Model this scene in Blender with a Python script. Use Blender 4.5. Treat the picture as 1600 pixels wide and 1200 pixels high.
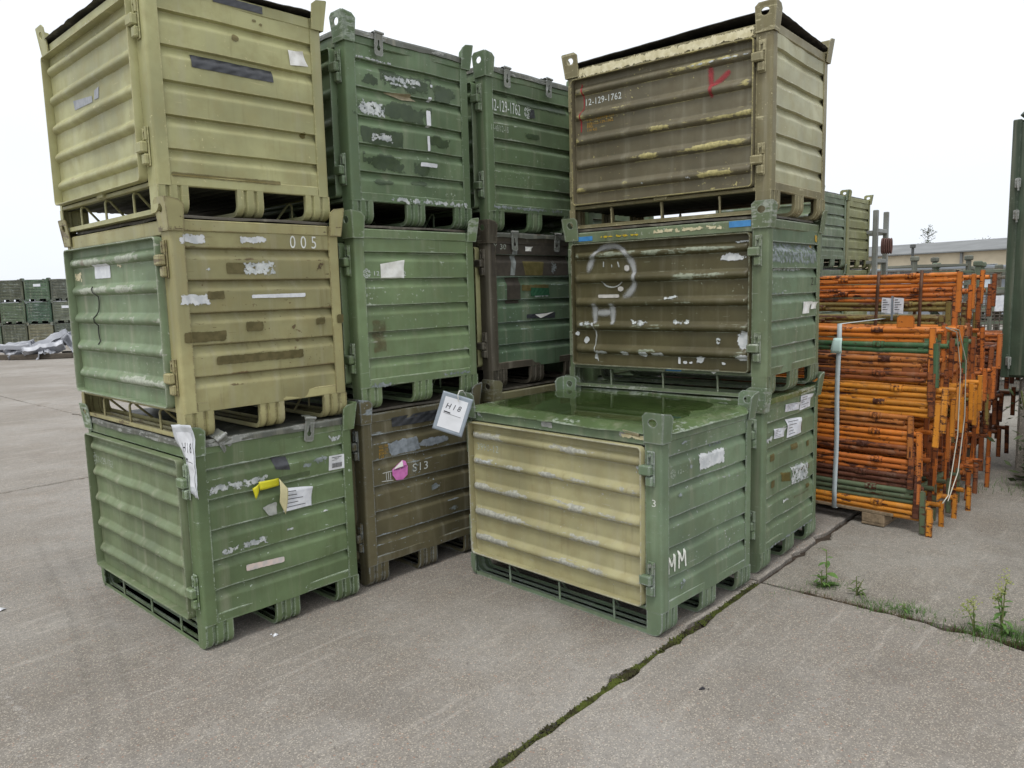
import bpy, bmesh, math, random
from mathutils import Vector, Matrix, noise
R = random.Random(7)
for o in list(bpy.data.objects): bpy.data.objects.remove(o)
SC = bpy.context.scene
COL = SC.collection
# ------------------------------------------------------------------ camera
F_PX, PITCH, ROLL, CAM_H = 1192.73, math.radians(7.0791), math.radians(-1.5213), 1.5669
cam_data = bpy.data.cameras.new('camera'); cam = bpy.data.objects.new('camera', cam_data); COL.objects.link(cam)
fw = Vector((0, math.cos(PITCH), -math.sin(PITCH))); up = Vector((0, math.sin(PITCH), math.cos(PITCH))); rt = Vector((1, 0, 0))
r2 = rt*math.cos(ROLL) + up*math.sin(ROLL); u2 = -rt*math.sin(ROLL) + up*math.cos(ROLL)
m = Matrix((r2, u2, -fw)).transposed().to_4x4(); m.translation = (0, 0, CAM_H)
cam.matrix_world = m
cam_data.sensor_width = 36; cam_data.lens = F_PX/1600*36
cam_data.clip_start = .05; cam_data.clip_end = 2000
SC.camera = cam
# ------------------------------------------------------------------ sky, sun, exposure
SUN_EL, SUN_AZ = math.radians(63), math.radians(205)      # azimuth clockwise from +Y (high, behind the camera)
world = bpy.data.worlds.new('World'); SC.world = world; world.use_nodes = True
wn = world.node_tree; wn.nodes.clear()
w_out = wn.nodes.new('ShaderNodeOutputWorld'); w_bg = wn.nodes.new('ShaderNodeBackground')
w_sky = wn.nodes.new('ShaderNodeTexSky'); w_sky.sky_type = 'NISHITA'; w_sky.sun_disc = False
w_sky.sun_elevation = SUN_EL; w_sky.sun_rotation = SUN_AZ
w_sky.air_density = 1.0; w_sky.dust_density = 2.0
w_tc = wn.nodes.new('ShaderNodeTexCoord'); w_map = wn.nodes.new('ShaderNodeMapping'); w_map.inputs['Scale'].default_value = (1, 1, 3)
w_no = wn.nodes.new('ShaderNodeTexNoise'); w_no.inputs['Scale'].default_value = 1.6; w_no.inputs['Detail'].default_value = 5
w_rg = wn.nodes.new('ShaderNodeMapRange')
w_rg.inputs['From Min'].default_value = .3; w_rg.inputs['From Max'].default_value = .7
w_rg.inputs['To Min'].default_value = .86; w_rg.inputs['To Max'].default_value = .97
w_mix = wn.nodes.new('ShaderNodeMix'); w_mix.data_type = 'RGBA'
w_sep = wn.nodes.new('ShaderNodeSeparateXYZ'); w_el = wn.nodes.new('ShaderNodeMapRange'); w_cl = wn.nodes.new('ShaderNodeMix'); w_cl.data_type = 'RGBA'
w_el.inputs['From Max'].default_value = .75; w_cl.inputs[6].default_value = (9.8, 10.3, 11.0, 1); w_cl.inputs[7].default_value = (12.0, 12.2, 12.5, 1)     # closed cloud cover, brighter overhead
wn.links.new(w_tc.outputs['Generated'], w_sep.inputs[0]); wn.links.new(w_sep.outputs['Z'], w_el.inputs['Value']); wn.links.new(w_el.outputs['Result'], w_cl.inputs[0]); wn.links.new(w_cl.outputs[2], w_mix.inputs[7])
wn.links.new(w_tc.outputs['Generated'], w_map.inputs['Vector']); wn.links.new(w_map.outputs['Vector'], w_no.inputs['Vector'])
wn.links.new(w_no.outputs['Fac'], w_rg.inputs['Value']); wn.links.new(w_rg.outputs['Result'], w_mix.inputs[0])
wn.links.new(w_sky.outputs['Color'], w_mix.inputs[6]); wn.links.new(w_mix.outputs[2], w_bg.inputs['Color'])
w_bg.inputs['Strength'].default_value = .1
wn.links.new(w_bg.outputs['Background'], w_out.inputs['Surface'])
sun_d = bpy.data.lights.new('sun', 'SUN'); sun_d.energy = 1.5; sun_d.angle = math.radians(16); sun_d.color = (1, .985, .95)
sun = bpy.data.objects.new('sun', sun_d); COL.objects.link(sun)
sd = Vector((math.sin(SUN_AZ)*math.cos(SUN_EL), math.cos(SUN_AZ)*math.cos(SUN_EL), math.sin(SUN_EL)))
sun.rotation_euler = sd.to_track_quat('Z', 'Y').to_euler(); sun.location = (0, -5, 20)
vs = SC.view_settings
SC.display_settings.display_device = 'sRGB'
vs.view_transform = 'Standard'; vs.look = 'None'; vs.exposure = 0.03; vs.gamma = 1; vs.use_curve_mapping = False
SC.render.engine = 'CYCLES'
SC.cycles.max_bounces = 6; SC.cycles.diffuse_bounces = 2; SC.cycles.glossy_bounces = 3; SC.cycles.transparent_max_bounces = 16
try:
    SC.cycles.use_denoising = True; SC.cycles.denoiser = 'OPENIMAGEDENOISE'
except Exception: pass

# ------------------------------------------------------------------ mesh helpers
class MB:
    """collects vertices and faces of one part"""
    def __init__(s): s.v, s.f, s.a = [], [], []
    def vert(s, p, a=0.0): s.v.append(tuple(p)); s.a.append(a); return len(s.v)-1
    def add(s, vs, fs, a=None):
        b = len(s.v); s.v += [tuple(p) for p in vs]; s.a += list(a) if a else [0.0]*len(vs)
        s.f += [tuple(b+i for i in f) for f in fs]; return b
    def box(s, x0, x1, y0, y1, z0, z1, c=0.0):
        if x0 > x1: x0, x1 = x1, x0
        if y0 > y1: y0, y1 = y1, y0
        if z0 > z1: z0, z1 = z1, z0
        c = min(c, (x1-x0)*.45, (y1-y0)*.45, (z1-z0)*.45)
        if c <= 0:
            s.add([(x0,y0,z0),(x1,y0,z0),(x1,y1,z0),(x0,y1,z0),(x0,y0,z1),(x1,y0,z1),(x1,y1,z1),(x0,y1,z1)],
                  [(3,2,1,0),(4,5,6,7),(0,1,5,4),(1,2,6,5),(2,3,7,6),(3,0,4,7)]); return
        V = []; idx = {}
        X, Y, Z = (x0, x1), (y0, y1), (z0, z1)
        for i in (0,1):
            for j in (0,1):
                for k in (0,1):
                    p = (X[i],Y[j],Z[k]); dx, dy, dz = (c if i==0 else -c), (c if j==0 else -c), (c if k==0 else -c)
                    for ax, q in enumerate(((p[0],p[1]+dy,p[2]+dz),(p[0]+dx,p[1],p[2]+dz),(p[0]+dx,p[1]+dy,p[2]))):
                        idx[i,j,k,ax] = len(V); V.append(q)
        Fs = []
        def q(*k): Fs.append([idx[t] for t in k])
        for i in (0,1):
            q((i,0,0,0),(i,1,0,0),(i,1,1,0),(i,0,1,0)); q((0,i,0,1),(1,i,0,1),(1,i,1,1),(0,i,1,1)); q((0,0,i,2),(1,0,i,2),(1,1,i,2),(0,1,i,2))
        for a in (0,1):
            for b in (0,1):
                q((a,b,0,0),(a,b,1,0),(a,b,1,1),(a,b,0,1)); q((a,0,b,0),(a,1,b,0),(a,1,b,2),(a,0,b,2)); q((0,a,b,1),(1,a,b,1),(1,a,b,2),(0,a,b,2))
        for i in (0,1):
            for j in (0,1):
                for k in (0,1): Fs.append([idx[i,j,k,0],idx[i,j,k,1],idx[i,j,k,2]])
        cx = Vector(((x0+x1)/2,(y0+y1)/2,(z0+z1)/2)); out = []
        for f in Fs:
            P = [Vector(V[t]) for t in f]; n = (P[1]-P[0]).cross(P[2]-P[0]); ce = sum(P, Vector())/len(P)
            out.append(f if n.dot(ce-cx) > 0 else f[::-1])
        s.add(V, out)
    def tube(s, pts, r, n=8, cap=True, rr=None):
        P = [Vector(p) for p in pts]; b = len(s.v); prev = None
        for i, p in enumerate(P):
            t = (P[min(i+1, len(P)-1)]-P[max(i-1, 0)]).normalized()
            if prev is None:
                h = Vector((0,0,1)) if abs(t.z) < .9 else Vector((1,0,0)); a = t.cross(h).normalized()
            else: a = (prev - t*prev.dot(t)).normalized()
            prev = a; c = t.cross(a); q = rr[i] if rr else r
            for k in range(n):
                an = 2*math.pi*k/n; s.vert(p + a*(q*math.cos(an)) + c*(q*math.sin(an)))
        for i in range(len(P)-1):
            for k in range(n):
                s.f.append((b+i*n+k, b+i*n+(k+1)%n, b+(i+1)*n+(k+1)%n, b+(i+1)*n+k))
        if cap:
            s.f.append(tuple(b+k for k in range(n))[::-1]); e = b+(len(P)-1)*n; s.f.append(tuple(e+k for k in range(n)))
    def grid(s, nu, nv, fn, flip=False, at=None):
        b = len(s.v)
        for j in range(nv+1):
            for i in range(nu+1):
                s.vert(fn(i/nu, j/nv), at(i/nu, j/nv) if at else 0.0)
        for j in range(nv):
            for i in range(nu):
                q = (b+j*(nu+1)+i, b+j*(nu+1)+i+1, b+(j+1)*(nu+1)+i+1, b+(j+1)*(nu+1)+i)
                s.f.append(q[::-1] if flip else q)
    def prism(s, poly, fn0, fn1):
        """poly: 2D points; fn0, fn1 map a 2D point to the two end faces"""
        n = len(poly); b = s.add([fn0(*p) for p in poly]+[fn1(*p) for p in poly], [])
        s.f.append(tuple(b+i for i in range(n))[::-1]); s.f.append(tuple(b+n+i for i in range(n)))
        for i in range(n): s.f.append((b+i, b+(i+1)%n, b+n+(i+1)%n, b+n+i))
    def mesh(s, name, smooth=35, attr=None, recalc=False):
        me = bpy.data.meshes.new(name); me.from_pydata(s.v, [], s.f)
        if attr:
            at = me.attributes.new(attr, 'FLOAT', 'POINT'); at.data.foreach_set('value', s.a)
        if recalc:
            bm = bmesh.new(); bm.from_mesh(me); bmesh.ops.recalc_face_normals(bm, faces=bm.faces); bm.to_mesh(me); bm.free()
        if smooth:
            me.polygons.foreach_set('use_smooth', [True]*len(me.polygons)); me.set_sharp_from_angle(angle=math.radians(smooth))
        me.update(); return me
def link(name, me, mat=None, parent=None, label=None):
    o = bpy.data.objects.new(name, me); COL.objects.link(o)
    if mat:
        if not me.materials: me.materials.append(None)
        o.material_slots[0].link = 'OBJECT'; o.material_slots[0].material = mat
    if parent: o.parent = parent
    if label: o['label'] = label
    return o
def tag(o, label, cat, group=None, kind=None):
    if label: o['label'] = label
    if cat: o['category'] = cat
    if group: o['group'] = group
    if kind: o['kind'] = kind
    return o
def empty(name, loc, rz=0, label=None, cat=None, group=None):
    o = bpy.data.objects.new(name, None); COL.objects.link(o); o.location = loc; o.rotation_euler = (0, 0, rz); o.empty_display_size = .1
    return tag(o, label, cat, group)
def copy_tree(o, parent=None):
    c = o.copy(); COL.objects.link(c)
    if parent: c.parent = parent
    for ch in list(o.children): copy_tree(ch, c)
    return c
def fbm(x, y, z=0, o=4): return noise.fractal(Vector((x, y, z)), 1.0, 2.0, o)

# ------------------------------------------------------------------ materials
def lin(c):
    f = lambda x: x/12.92 if x <= .04045 else ((x+.055)/1.055)**2.4
    return tuple(f(q/255) for q in c) + (1,)
class NT:
    def __init__(s, name):
        s.m = bpy.data.materials.new(name); s.m.use_nodes = True; s.t = s.m.node_tree; s.t.nodes.clear()
        s.out = s.t.nodes.new('ShaderNodeOutputMaterial')
    def n(s, typ, **kw):
        nd = s.t.nodes.new('ShaderNode'+typ)
        for k, v in kw.items(): setattr(nd, k, v)
        return nd
    def set(s, sock, v):
        if hasattr(v, 'links') or isinstance(v, bpy.types.NodeSocket): s.t.links.new(v, sock)
        else: sock.default_value = v
    def math(s, op, a, b=0.0, c=None, clamp=False):
        nd = s.n('Math', operation=op, use_clamp=clamp); s.set(nd.inputs[0], a); s.set(nd.inputs[1], b)
        if c is not None: s.set(nd.inputs[2], c)
        return nd.outputs[0]
    def ramp(s, v, a, b, lo=0.0, hi=1.0):
        nd = s.n('MapRange', interpolation_type='SMOOTHSTEP'); s.set(nd.inputs['Value'], v)
        for k, q in (('From Min', a), ('From Max', b), ('To Min', lo), ('To Max', hi)): s.set(nd.inputs[k], q)
        return nd.outputs['Result']
    def mix(s, f, a, b, mode='MIX'):
        nd = s.n('Mix', data_type='RGBA', blend_type=mode); s.set(nd.inputs[0], f); s.set(nd.inputs[6], a); s.set(nd.inputs[7], b)
        return nd.outputs[2]
    def noise(s, vec, scale, detail=4, rough=.55, out='Fac'):
        nd = s.n('TexNoise'); s.set(nd.inputs['Vector'], vec); nd.inputs['Scale'].default_value = scale
        nd.inputs['Detail'].default_value = detail; nd.inputs['Roughness'].default_value = rough
        return nd.outputs[out]
    def voro(s, vec, scale, out='Distance', feature='F1'):
        nd = s.n('TexVoronoi', feature=feature); s.set(nd.inputs['Vector'], vec); nd.inputs['Scale'].default_value = scale
        return nd.outputs[out]
    def coords(s, rnd=True, scale=None):
        tc = s.n('TexCoord').outputs['Object']
        if scale:
            mp = s.n('Mapping'); s.t.links.new(tc, mp.inputs['Vector']); mp.inputs['Scale'].default_value = scale; tc = mp.outputs['Vector']
        if rnd:
            oi = s.n('ObjectInfo').outputs['Random']; v = s.n('VectorMath', operation='SCALE'); v.inputs[0].default_value = (37, 53, 71); s.t.links.new(oi, v.inputs['Scale'])
            ad = s.n('VectorMath', operation='ADD'); s.t.links.new(tc, ad.inputs[0]); s.t.links.new(v.outputs[0], ad.inputs[1]); tc = ad.outputs[0]
        return tc
    def attr(s, name): return s.n('Attribute', attribute_name=name).outputs['Fac']
    def bsdf(s, color, rough=.5, metal=0.0, bump=None, bstr=.2, bdist=.002, spec=.5):
        b = s.n('BsdfPrincipled'); s.set(b.inputs['Base Color'], color); s.set(b.inputs['Roughness'], rough); s.set(b.inputs['Metallic'], metal)
        s.set(b.inputs['Specular IOR Level'], spec)
        if bump is not None:
            bn = s.n('Bump'); s.set(bn.inputs['Height'], bump); bn.inputs['Strength'].default_value = bstr; bn.inputs['Distance'].default_value = bdist
            s.t.links.new(bn.outputs['Normal'], b.inputs['Normal'])
        return b.outputs['BSDF']
    def done(s, sh): s.t.links.new(sh, s.out.inputs['Surface']); return s.m

def sc3(c, k): return tuple(min(1, x*k) for x in c[:3])+(1,)
PAINT = {}
def paint(base, chip=(176,178,170), chips=.5, dust=.3, rough=.56, wear=.34, rust=.25):
    key = (base, chip, chips, dust, rough, wear, rust)
    if key in PAINT: return PAINT[key]
    t = NT('worn_paint_%d' % len(PAINT)); v = t.coords(); B = lin(base)
    big = t.noise(v, 2.2, 5); mid = t.noise(v, 11, 5, .6)
    col = t.mix(t.ramp(big, .34, .66), sc3(B, .78), sc3(B, 1.17))
    col = t.mix(t.ramp(mid, .40, .70, 0, .55), col, sc3((B[0]*1.06, B[1]*.98, B[2]*.9), .80))
    sv = t.coords(scale=(16, 16, .9)); st = t.noise(sv, 1.0, 5, .6)
    col = t.mix(t.ramp(st, .49, .78, 0, dust*.95), col, lin((168,164,146)))
    sv2 = t.coords(scale=(24, 24, 1.6)); st2 = t.noise(sv2, 1.3, 4, .6)
    col = t.mix(t.ramp(st2, .56, .76, 0, dust*1.2), col, sc3((B[0]*.9+.012, B[1]*.8+.006, B[2]*.7), .62))
    # chipped coat: at edges, on raised ribs and in stray specks
    ge = t.n('NewGeometry'); bv = t.n('Bevel', samples=3); bv.inputs['Radius'].default_value = .011
    dp = t.n('VectorMath', operation='DOT_PRODUCT'); t.t.links.new(ge.outputs['Normal'], dp.inputs[0]); t.t.links.new(bv.outputs['Normal'], dp.inputs[1])
    edge = t.math('SUBTRACT', 1.0, dp.outputs['Value'])
    cn = t.noise(v, 26, 9, .68); cn2 = t.noise(v, 4.0, 3)
    rv = t.coords(scale=(6, 6, 55)); cn = t.math('MULTIPLY_ADD', t.math('SUBTRACT', t.noise(rv, 1.0, 8, .66), .5), 1.05, t.math('MULTIPLY_ADD', t.math('SUBTRACT', cn, .5), .6, .5))
    val = t.math('ADD', cn, t.math('MULTIPLY', t.attr('wear'), t.math('MULTIPLY', t.ramp(t.noise(v, 3.0, 4), .35, .68), wear)))
    val = t.math('ADD', val, t.math('MINIMUM', t.math('MULTIPLY', edge, 2.4), .31))
    val = t.math('ADD', val, t.math('MULTIPLY', t.math('SUBTRACT', cn2, .5), .34))
    thr = .825 - chips*.16
    cf = t.ramp(val, thr, thr+.035)
    chc = t.mix(t.ramp(t.noise(v, 60, 4), .4, .6), lin(chip), sc3(lin(chip), .72))
    rn = t.ramp(t.noise(v, 7, 4), .60, .70, 0, rust*2)
    chc = t.mix(rn, chc, lin((96,62,40)))
    col = t.mix(cf, col, chc)
    sp = t.math('ADD', t.noise(v, 62, 2, .5), t.math('MULTIPLY', t.math('SUBTRACT', t.noise(v, 2.6, 3), .5), .5)); col = t.mix(t.ramp(sp, .775-chips*.05, .79-chips*.05), col, lin(chip))
    # small scratches
    sv3 = t.coords(scale=(9, 9, 120)); s3 = t.ramp(t.noise(sv3, 1.0, 2, .4), .735, .76, 0, .45); col = t.mix(s3, col, lin(chip))
    ro = t.math('ADD', rough, t.math('MULTIPLY', t.math('SUBTRACT', mid, .5), .35))
    bh = t.math('SUBTRACT', t.math('MULTIPLY', t.noise(v, 90, 3), .25), t.math('MULTIPLY', cf, .6))
    m = t.done(t.bsdf(col, ro, 0, bh, .35, .002, .36)); PAINT[key] = m; return m
def plain(name, c, rough=.6, metal=0.0, var=.18, scale=12, bump=.2, emit=None):
    t = NT(name); v = t.coords(); B = lin(c)
    col = t.mix(t.ramp(t.noise(v, scale, 5), .3, .7), sc3(B, 1-var), sc3(B, 1+var))
    return t.done(t.bsdf(col, rough, metal, t.noise(v, scale*6, 4), bump, .002))
DM = {}
def decal(name, c, c2=None, ea=1.0, na=1.0, thr=.4, soft=.06, ns=42, rough=.6, opac=1.0, stretch=None, opaque=False):
    t = NT(name); v = t.coords(scale=stretch); n = t.noise(v, ns, 8, .66)
    col = t.mix(t.ramp(t.noise(v, 30, 5), .35, .65), lin(c), lin(c2) if c2 else sc3(lin(c), .84))
    b = t.bsdf(col, rough, 0, t.noise(v, 45, 3), .12, .002)
    if not opaque:
        val = t.math('ADD', t.math('MULTIPLY', t.attr('fade'), ea), t.math('MULTIPLY', t.math('SUBTRACT', n, .5), na*2))
        al = t.ramp(val, thr, thr+soft, 0, opac)
        tr = t.n('BsdfTransparent'); mx = t.n('MixShader'); t.t.links.new(al, mx.inputs[0]); t.t.links.new(tr.outputs[0], mx.inputs[1]); t.t.links.new(b, mx.inputs[2]); b = mx.outputs[0]
    DM[name] = t.done(b)
for a in (
 ('whitepatch', (214,216,216), (188,192,194), 1.3, 1.9, .5), ('whitespeck', (202,206,204), (160,166,166), .85, 2.0, .66),
 ('whitetorn', (222,224,226), (205,208,212), 3.0, .8, .55), ('greyspeck', (146,154,156), (118,128,124), .8, 1.9, .72),
 ('greypatch', (148,156,164), (120,128,134), 1.5, 1.5, .4), ('brown', (82,75,36), (98,90,52), 5, .5, .4),
 ('brownragged', (80,73,36), (98,89,52), 4, 1.9, .5), ('brownspeck', (98,82,54), (84,70,46), .9, 2.2, .75),
  ('brownpaint', (72,66,57), (62,57,50), 4, .6, .4),
 ('creamspeck', (214,206,172), (196,186,150), 1.0, 2.0, .75), ('creampaint', (222,214,180), (200,190,150), 1.2, 2.2, .55),
 ('yellowspeck', (196,172,40), (180,150,30), .9, 2.2, .8), ('yellowpaint', (200,164,40), (176,140,40), 1.6, 1.6, .7),
 ('khakichip', (172,160,108), (160,150,100), .7, 2.4, 1.0)):
    decal(*a)
DMX = dict(
 darkgreen=dict(c=(64,80,52), c2=(56,72,48), ea=1.15, na=1.9, thr=.18, soft=.12, ns=11, rough=.4, opac=.85),
 rust=dict(c=(112,84,56), c2=(96,78,52), ea=1.0, na=1.0, thr=.5, soft=.8, ns=18, opac=.45),
 silverpatch=dict(c=(168,170,168), c2=(148,150,148), ea=2, na=1.2, thr=.5), pinkpaper=dict(c=(214,196,186), c2=(190,184,180), ea=4, na=1.1, thr=.7),
 oil=dict(c=(112,98,48), c2=(98,86,40), ea=1.3, na=.6, thr=.35, soft=.35, ns=30, rough=.3, opac=.7),
 glosstape=dict(c=(78,92,64), c2=(98,110,86), ea=5, na=.5, thr=.4, soft=.05, rough=.18, opac=.55),
 torngrey=dict(c=(186,188,182), c2=(160,164,158), ea=3, na=1.0, thr=.6, soft=.05),
 white=dict(c=(214,220,216), ea=1, na=.32, thr=.74, soft=.15, ns=80), stencilwhite=dict(c=(226,228,220), ea=1, na=.4, thr=.68, soft=.15, ns=80),
 faintwhite=dict(c=(196,206,192), ea=1, na=.55, thr=.75, soft=.35, ns=90, opac=.85), yellow=dict(c=(196,150,44), ea=1, na=.5, thr=.7, soft=.3, ns=120, opac=.95),
 darkink=dict(c=(60,66,50), ea=1, na=.5, thr=.7, soft=.2, opac=.8),
 whitespray=dict(c=(196,198,198), ea=1.25, na=.4, thr=.06, soft=1.0, ns=120, opac=.66), whitespray2=dict(c=(214,210,204), ea=1.6, na=.5, thr=.15, soft=.8, ns=100, opac=.85),
 chalk=dict(c=(206,210,206), ea=1.4, na=.7, thr=.3, soft=.5, ns=120, opac=.65), thinwhite=dict(c=(206,208,204), ea=1.8, na=.5, thr=.3, soft=.3, opac=.9),
 paintwhite=dict(c=(226,228,218), ea=2.2, na=.7, thr=.5, soft=.2, ns=90), redspray=dict(c=(176,44,58), ea=1.5, na=.5, thr=.2, soft=.9, ns=90, opac=.62),
 redthin=dict(c=(168,50,56), ea=1.6, na=.7, thr=.3, soft=.4, ns=90, opac=.8), scuff=dict(c=(206,200,192), ea=.8, na=1.6, thr=.5, soft=.7, ns=50, opac=.38),
 stain=dict(c=(66,60,54), c2=(80,70,60), ea=1.1, na=1.0, thr=.25, soft=.9, ns=9, rough=.8, opac=.06), rub=dict(c=(52,50,48), ea=1.0, na=1.1, thr=.35, soft=.8, ns=30, rough=.75, opac=.08),
 wire=dict(c=(52,54,46), opaque=True))
for k, kw in DMX.items(): decal(k, **kw)
for k, c, c2, r in (('paper', (238,238,234), (222,221,214), .7), ('formpaper', (226,228,232), (208,211,218), .55), ('barcode', (222,224,226), (210,212,214), .5),
                    ('tape', (52,54,58), (66,68,72), .3), ('tapegrey', (128,132,138), (150,152,156), .4), ('bluetape', (70,138,196), (60,124,180), .5),
                    ('pink', (218,130,196), (200,112,178), .45), ('silvertape', (142,148,146), (112,116,112), .4), ('bottlegreen', (46,84,62), (58,96,72), .2),
                    ('tornpaper', (186,176,148), (160,150,124), .7)):
    decal(k, c, c2, rough=r, opaque=True)
INK = plain('printed_ink', (44,44,48), .7, 0, .1)
# ------------------------------------------------------------------ the yard floor
GA = math.radians(48); TX, TY = math.cos(GA), math.sin(GA)      # t runs along one set of joints, n across
def tn(t, n): return (t*TX - n*TY, t*TY + n*TX)
def concrete(name, base, dark=1.0, warm=0.0):
    t = NT(name); v = t.n('TexCoord').outputs['Object']
    mp = t.n('Mapping'); t.t.links.new(v, mp.inputs['Vector']); mp.inputs['Rotation'].default_value = (0, 0, -GA)
    rot = mp.outputs['Vector']; mp2 = t.n('Mapping'); t.t.links.new(rot, mp2.inputs['Vector']); mp2.inputs['Scale'].default_value = (.55, 6, 1)
    B = lin(base)
    big = t.noise(v, .55, 5, .6); mid = t.noise(v, 3.2, 6, .65); stre = t.noise(mp2.outputs['Vector'], 1.2, 6, .6)
    col = t.mix(t.ramp(big, .34, .66), sc3((B[0], B[1]*.975, B[2]*.94), .76), sc3((B[0]*.98, B[1], B[2]*1.03), 1.2))
    col = t.mix(t.ramp(mid, .35, .72, 0, .55), col, sc3((B[0]*1.04, B[1]*.97, B[2]*.9), .74))
    col = t.mix(t.ramp(stre, .52, .74, 0, .38), col, sc3(B, 1.28))
    stn = t.noise(v, .85, 7, .68); col = t.mix(t.ramp(stn, .52, .62, 0, .6), col, sc3((B[0]*1.03, B[1]*.97, B[2]*.92), .68))
    wrn = t.noise(mp2.outputs['Vector'], 2.6, 7, .7); col = t.mix(t.ramp(wrn, .55, .66, 0, .7), col, sc3(B, 1.34))
    pat = t.noise(v, 5.5, 6, .7); col = t.mix(t.ramp(pat, .58, .66, 0, .4), col, sc3(B, 1.3))
    fine = t.noise(v, 26, 6, .7)
    col = t.mix(t.ramp(fine, .36, .7, 0, .6), sc3((B[0],B[1],B[2]), .9) if False else col, t.mix(.5, col, sc3(B, .55)))
    # exposed aggregate
    cc = t.voro(v, 88, 'Color'); dd = t.voro(v, 88, 'Distance')
    sep = t.n('SeparateColor'); t.t.links.new(cc, sep.inputs[0]); rr, gg, bb = sep.outputs
    stone = t.mix(t.ramp(gg, .3, .7), lin((100,93,87)), lin((182,172,152)))
    stone = t.mix(t.math('GREATER_THAN', bb, .9), stone, lin((176,128,100)))
    pres = t.math('MULTIPLY', t.math('GREATER_THAN', rr, .5), t.ramp(dd, .30, .42, 1, 0))
    zone = t.ramp(t.noise(v, 1.6, 4, .6), .35, .65, .10, .5)
    col = t.mix(t.math('MULTIPLY', pres, zone), col, stone)
    c2 = t.voro(v, 250, 'Color'); sp2 = t.n('SeparateColor'); t.t.links.new(c2, sp2.inputs[0])
    col = t.mix(t.math('MULTIPLY', t.math('GREATER_THAN', sp2.outputs[0], .68), .5), col, t.mix(sp2.outputs[1], lin((70,64,60)), lin((214,204,188))))
    # light wandering hairlines and dark spots
    spot = t.ramp(t.noise(v, 9, 3, .5), .70, .76, 0, .35); col = t.mix(spot, col, sc3(B, .45))
    h = t.math('ADD', t.math('MULTIPLY', pres, .6), t.math('MULTIPLY', fine, .8))
    h = t.math('ADD', h, t.math('MULTIPLY', sp2.outputs[1], .18))
    return t.done(t.bsdf(col, t.math('ADD', .78, t.math('MULTIPLY', fine, .15)), 0, h, .5, .004, .3))
M_CONC = concrete('exposed_aggregate_concrete', (142,137,130))
M_CONC2 = concrete('older_aggregate_concrete', (138,134,126))
M_SOIL = plain('joint_soil', (64,54,44), .95, 0, .35, 30, .6)
g = MB(); g.box(-400, 400, -60, 900, -.6, -.032)
ground = link('ground', g.mesh('ground', 0), plain('far_ground', (140,134,124), .9, 0, .2, .4)); ground['kind'] = 'structure'
g = MB(); g.box(-30, 30, -8, 50, -.0315, -.0275); link('joint_soil', g.mesh('joint_soil', 0), M_SOIL, ground)
NL = [1.645+5.65*k for k in range(-3, 8)]; TL = [3.75+5.65*k for k in range(-3, 8)]
def slab(t0, t1, n0, n1, z, mat, gaps):
    """a cast slab with ragged worn arrises; gaps = half joint width at t0, t1, n0, n1"""
    t0 += gaps[0]; t1 -= gaps[1]; n0 += gaps[2]; n1 -= gaps[3]
    def edge(p, q):
        L = math.dist(p, q); k = max(2, int(L/.03)); out = []
        mid = tn((p[0]+q[0])/2, (p[1]+q[1])/2)
        if math.hypot(*mid) > 12: k = max(2, int(L/.5))
        for i in range(k):
            f = i/k; t = p[0]+(q[0]-p[0])*f; n = p[1]+(q[1]-p[1])*f
            a = min(1, min(f, 1-f)*12)
            j = a*(fbm(t*9, n*9, z, 4)*.009 + fbm(t*1.7, n*1.7, 5, 3)*.007 - max(0, fbm(t*3.1, n*3.1, 9, 3)-.22)*.07 - max(0, fbm(t*12, n*12, 4, 2)-.3)*.05)
            out.append((t, n, j))
        return out
    c = ((t0, n0), (t1, n0), (t1, n1), (t0, n1)); inw = ((0, 1), (-1, 0), (0, -1), (1, 0)); outer, inner = [], []
    for e in range(4):
        d = inw[e]; pd = inw[e-1]
        for i, (t, n, j) in enumerate(edge(c[e], c[(e+1) % 4])):
            outer.append((t-d[0]*j, n-d[1]*j))
            b = .009+.006*abs(fbm(t*14, n*14, 3, 2)) - j
            inner.append((t+d[0]*b + (pd[0]*.012 if i == 0 else 0), n+d[1]*b + (pd[1]*.012 if i == 0 else 0)))
    mb = MB(); k = len(outer)
    P = [tn(*p) for p in outer]; Q = [tn(*p) for p in inner]
    mb.add([(x, y, z-.05) for x, y in P]+[(x, y, z-.007) for x, y in P]+[(x, y, z) for x, y in Q], [])
    for i in range(k):
        j = (i+1) % k; mb.f.append((i, j, k+j, k+i)); mb.f.append((k+i, k+j, 2*k+j, 2*k+i))
    mb.f.append(tuple(range(2*k, 3*k)))
    return link('concrete_slab', mb.mesh('concrete_slab', 0), mat, ground)
for i in range(len(NL)-1):
    for j in range(len(TL)-1):
        cx, cy = tn((TL[j]+TL[j+1])/2, (NL[i]+NL[i+1])/2)
        if cy < -4.5 or cy > 46 or abs(cx) > cy*.8+9: continue
        main = NL[i] > 1.6 and NL[i] < 1.7 and TL[j+1] > 3 and TL[j+1] < 4
        z = 0 if math.hypot(cx, cy) < 9 and NL[i] > 1 else R.uniform(-.006, .003)
        right = NL[i] < 1 and TL[j] > 3
        mt = M_CONC2 if right else M_CONC
        slab(TL[j], TL[j+1], NL[i], NL[i+1], -.004 if right else z, mt, (.010, .010 if NL[i] > 1 else .024, .013 if main else .012, .013 if NL[i+1] > 1.6 and NL[i+1] < 1.7 else .012))
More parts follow.
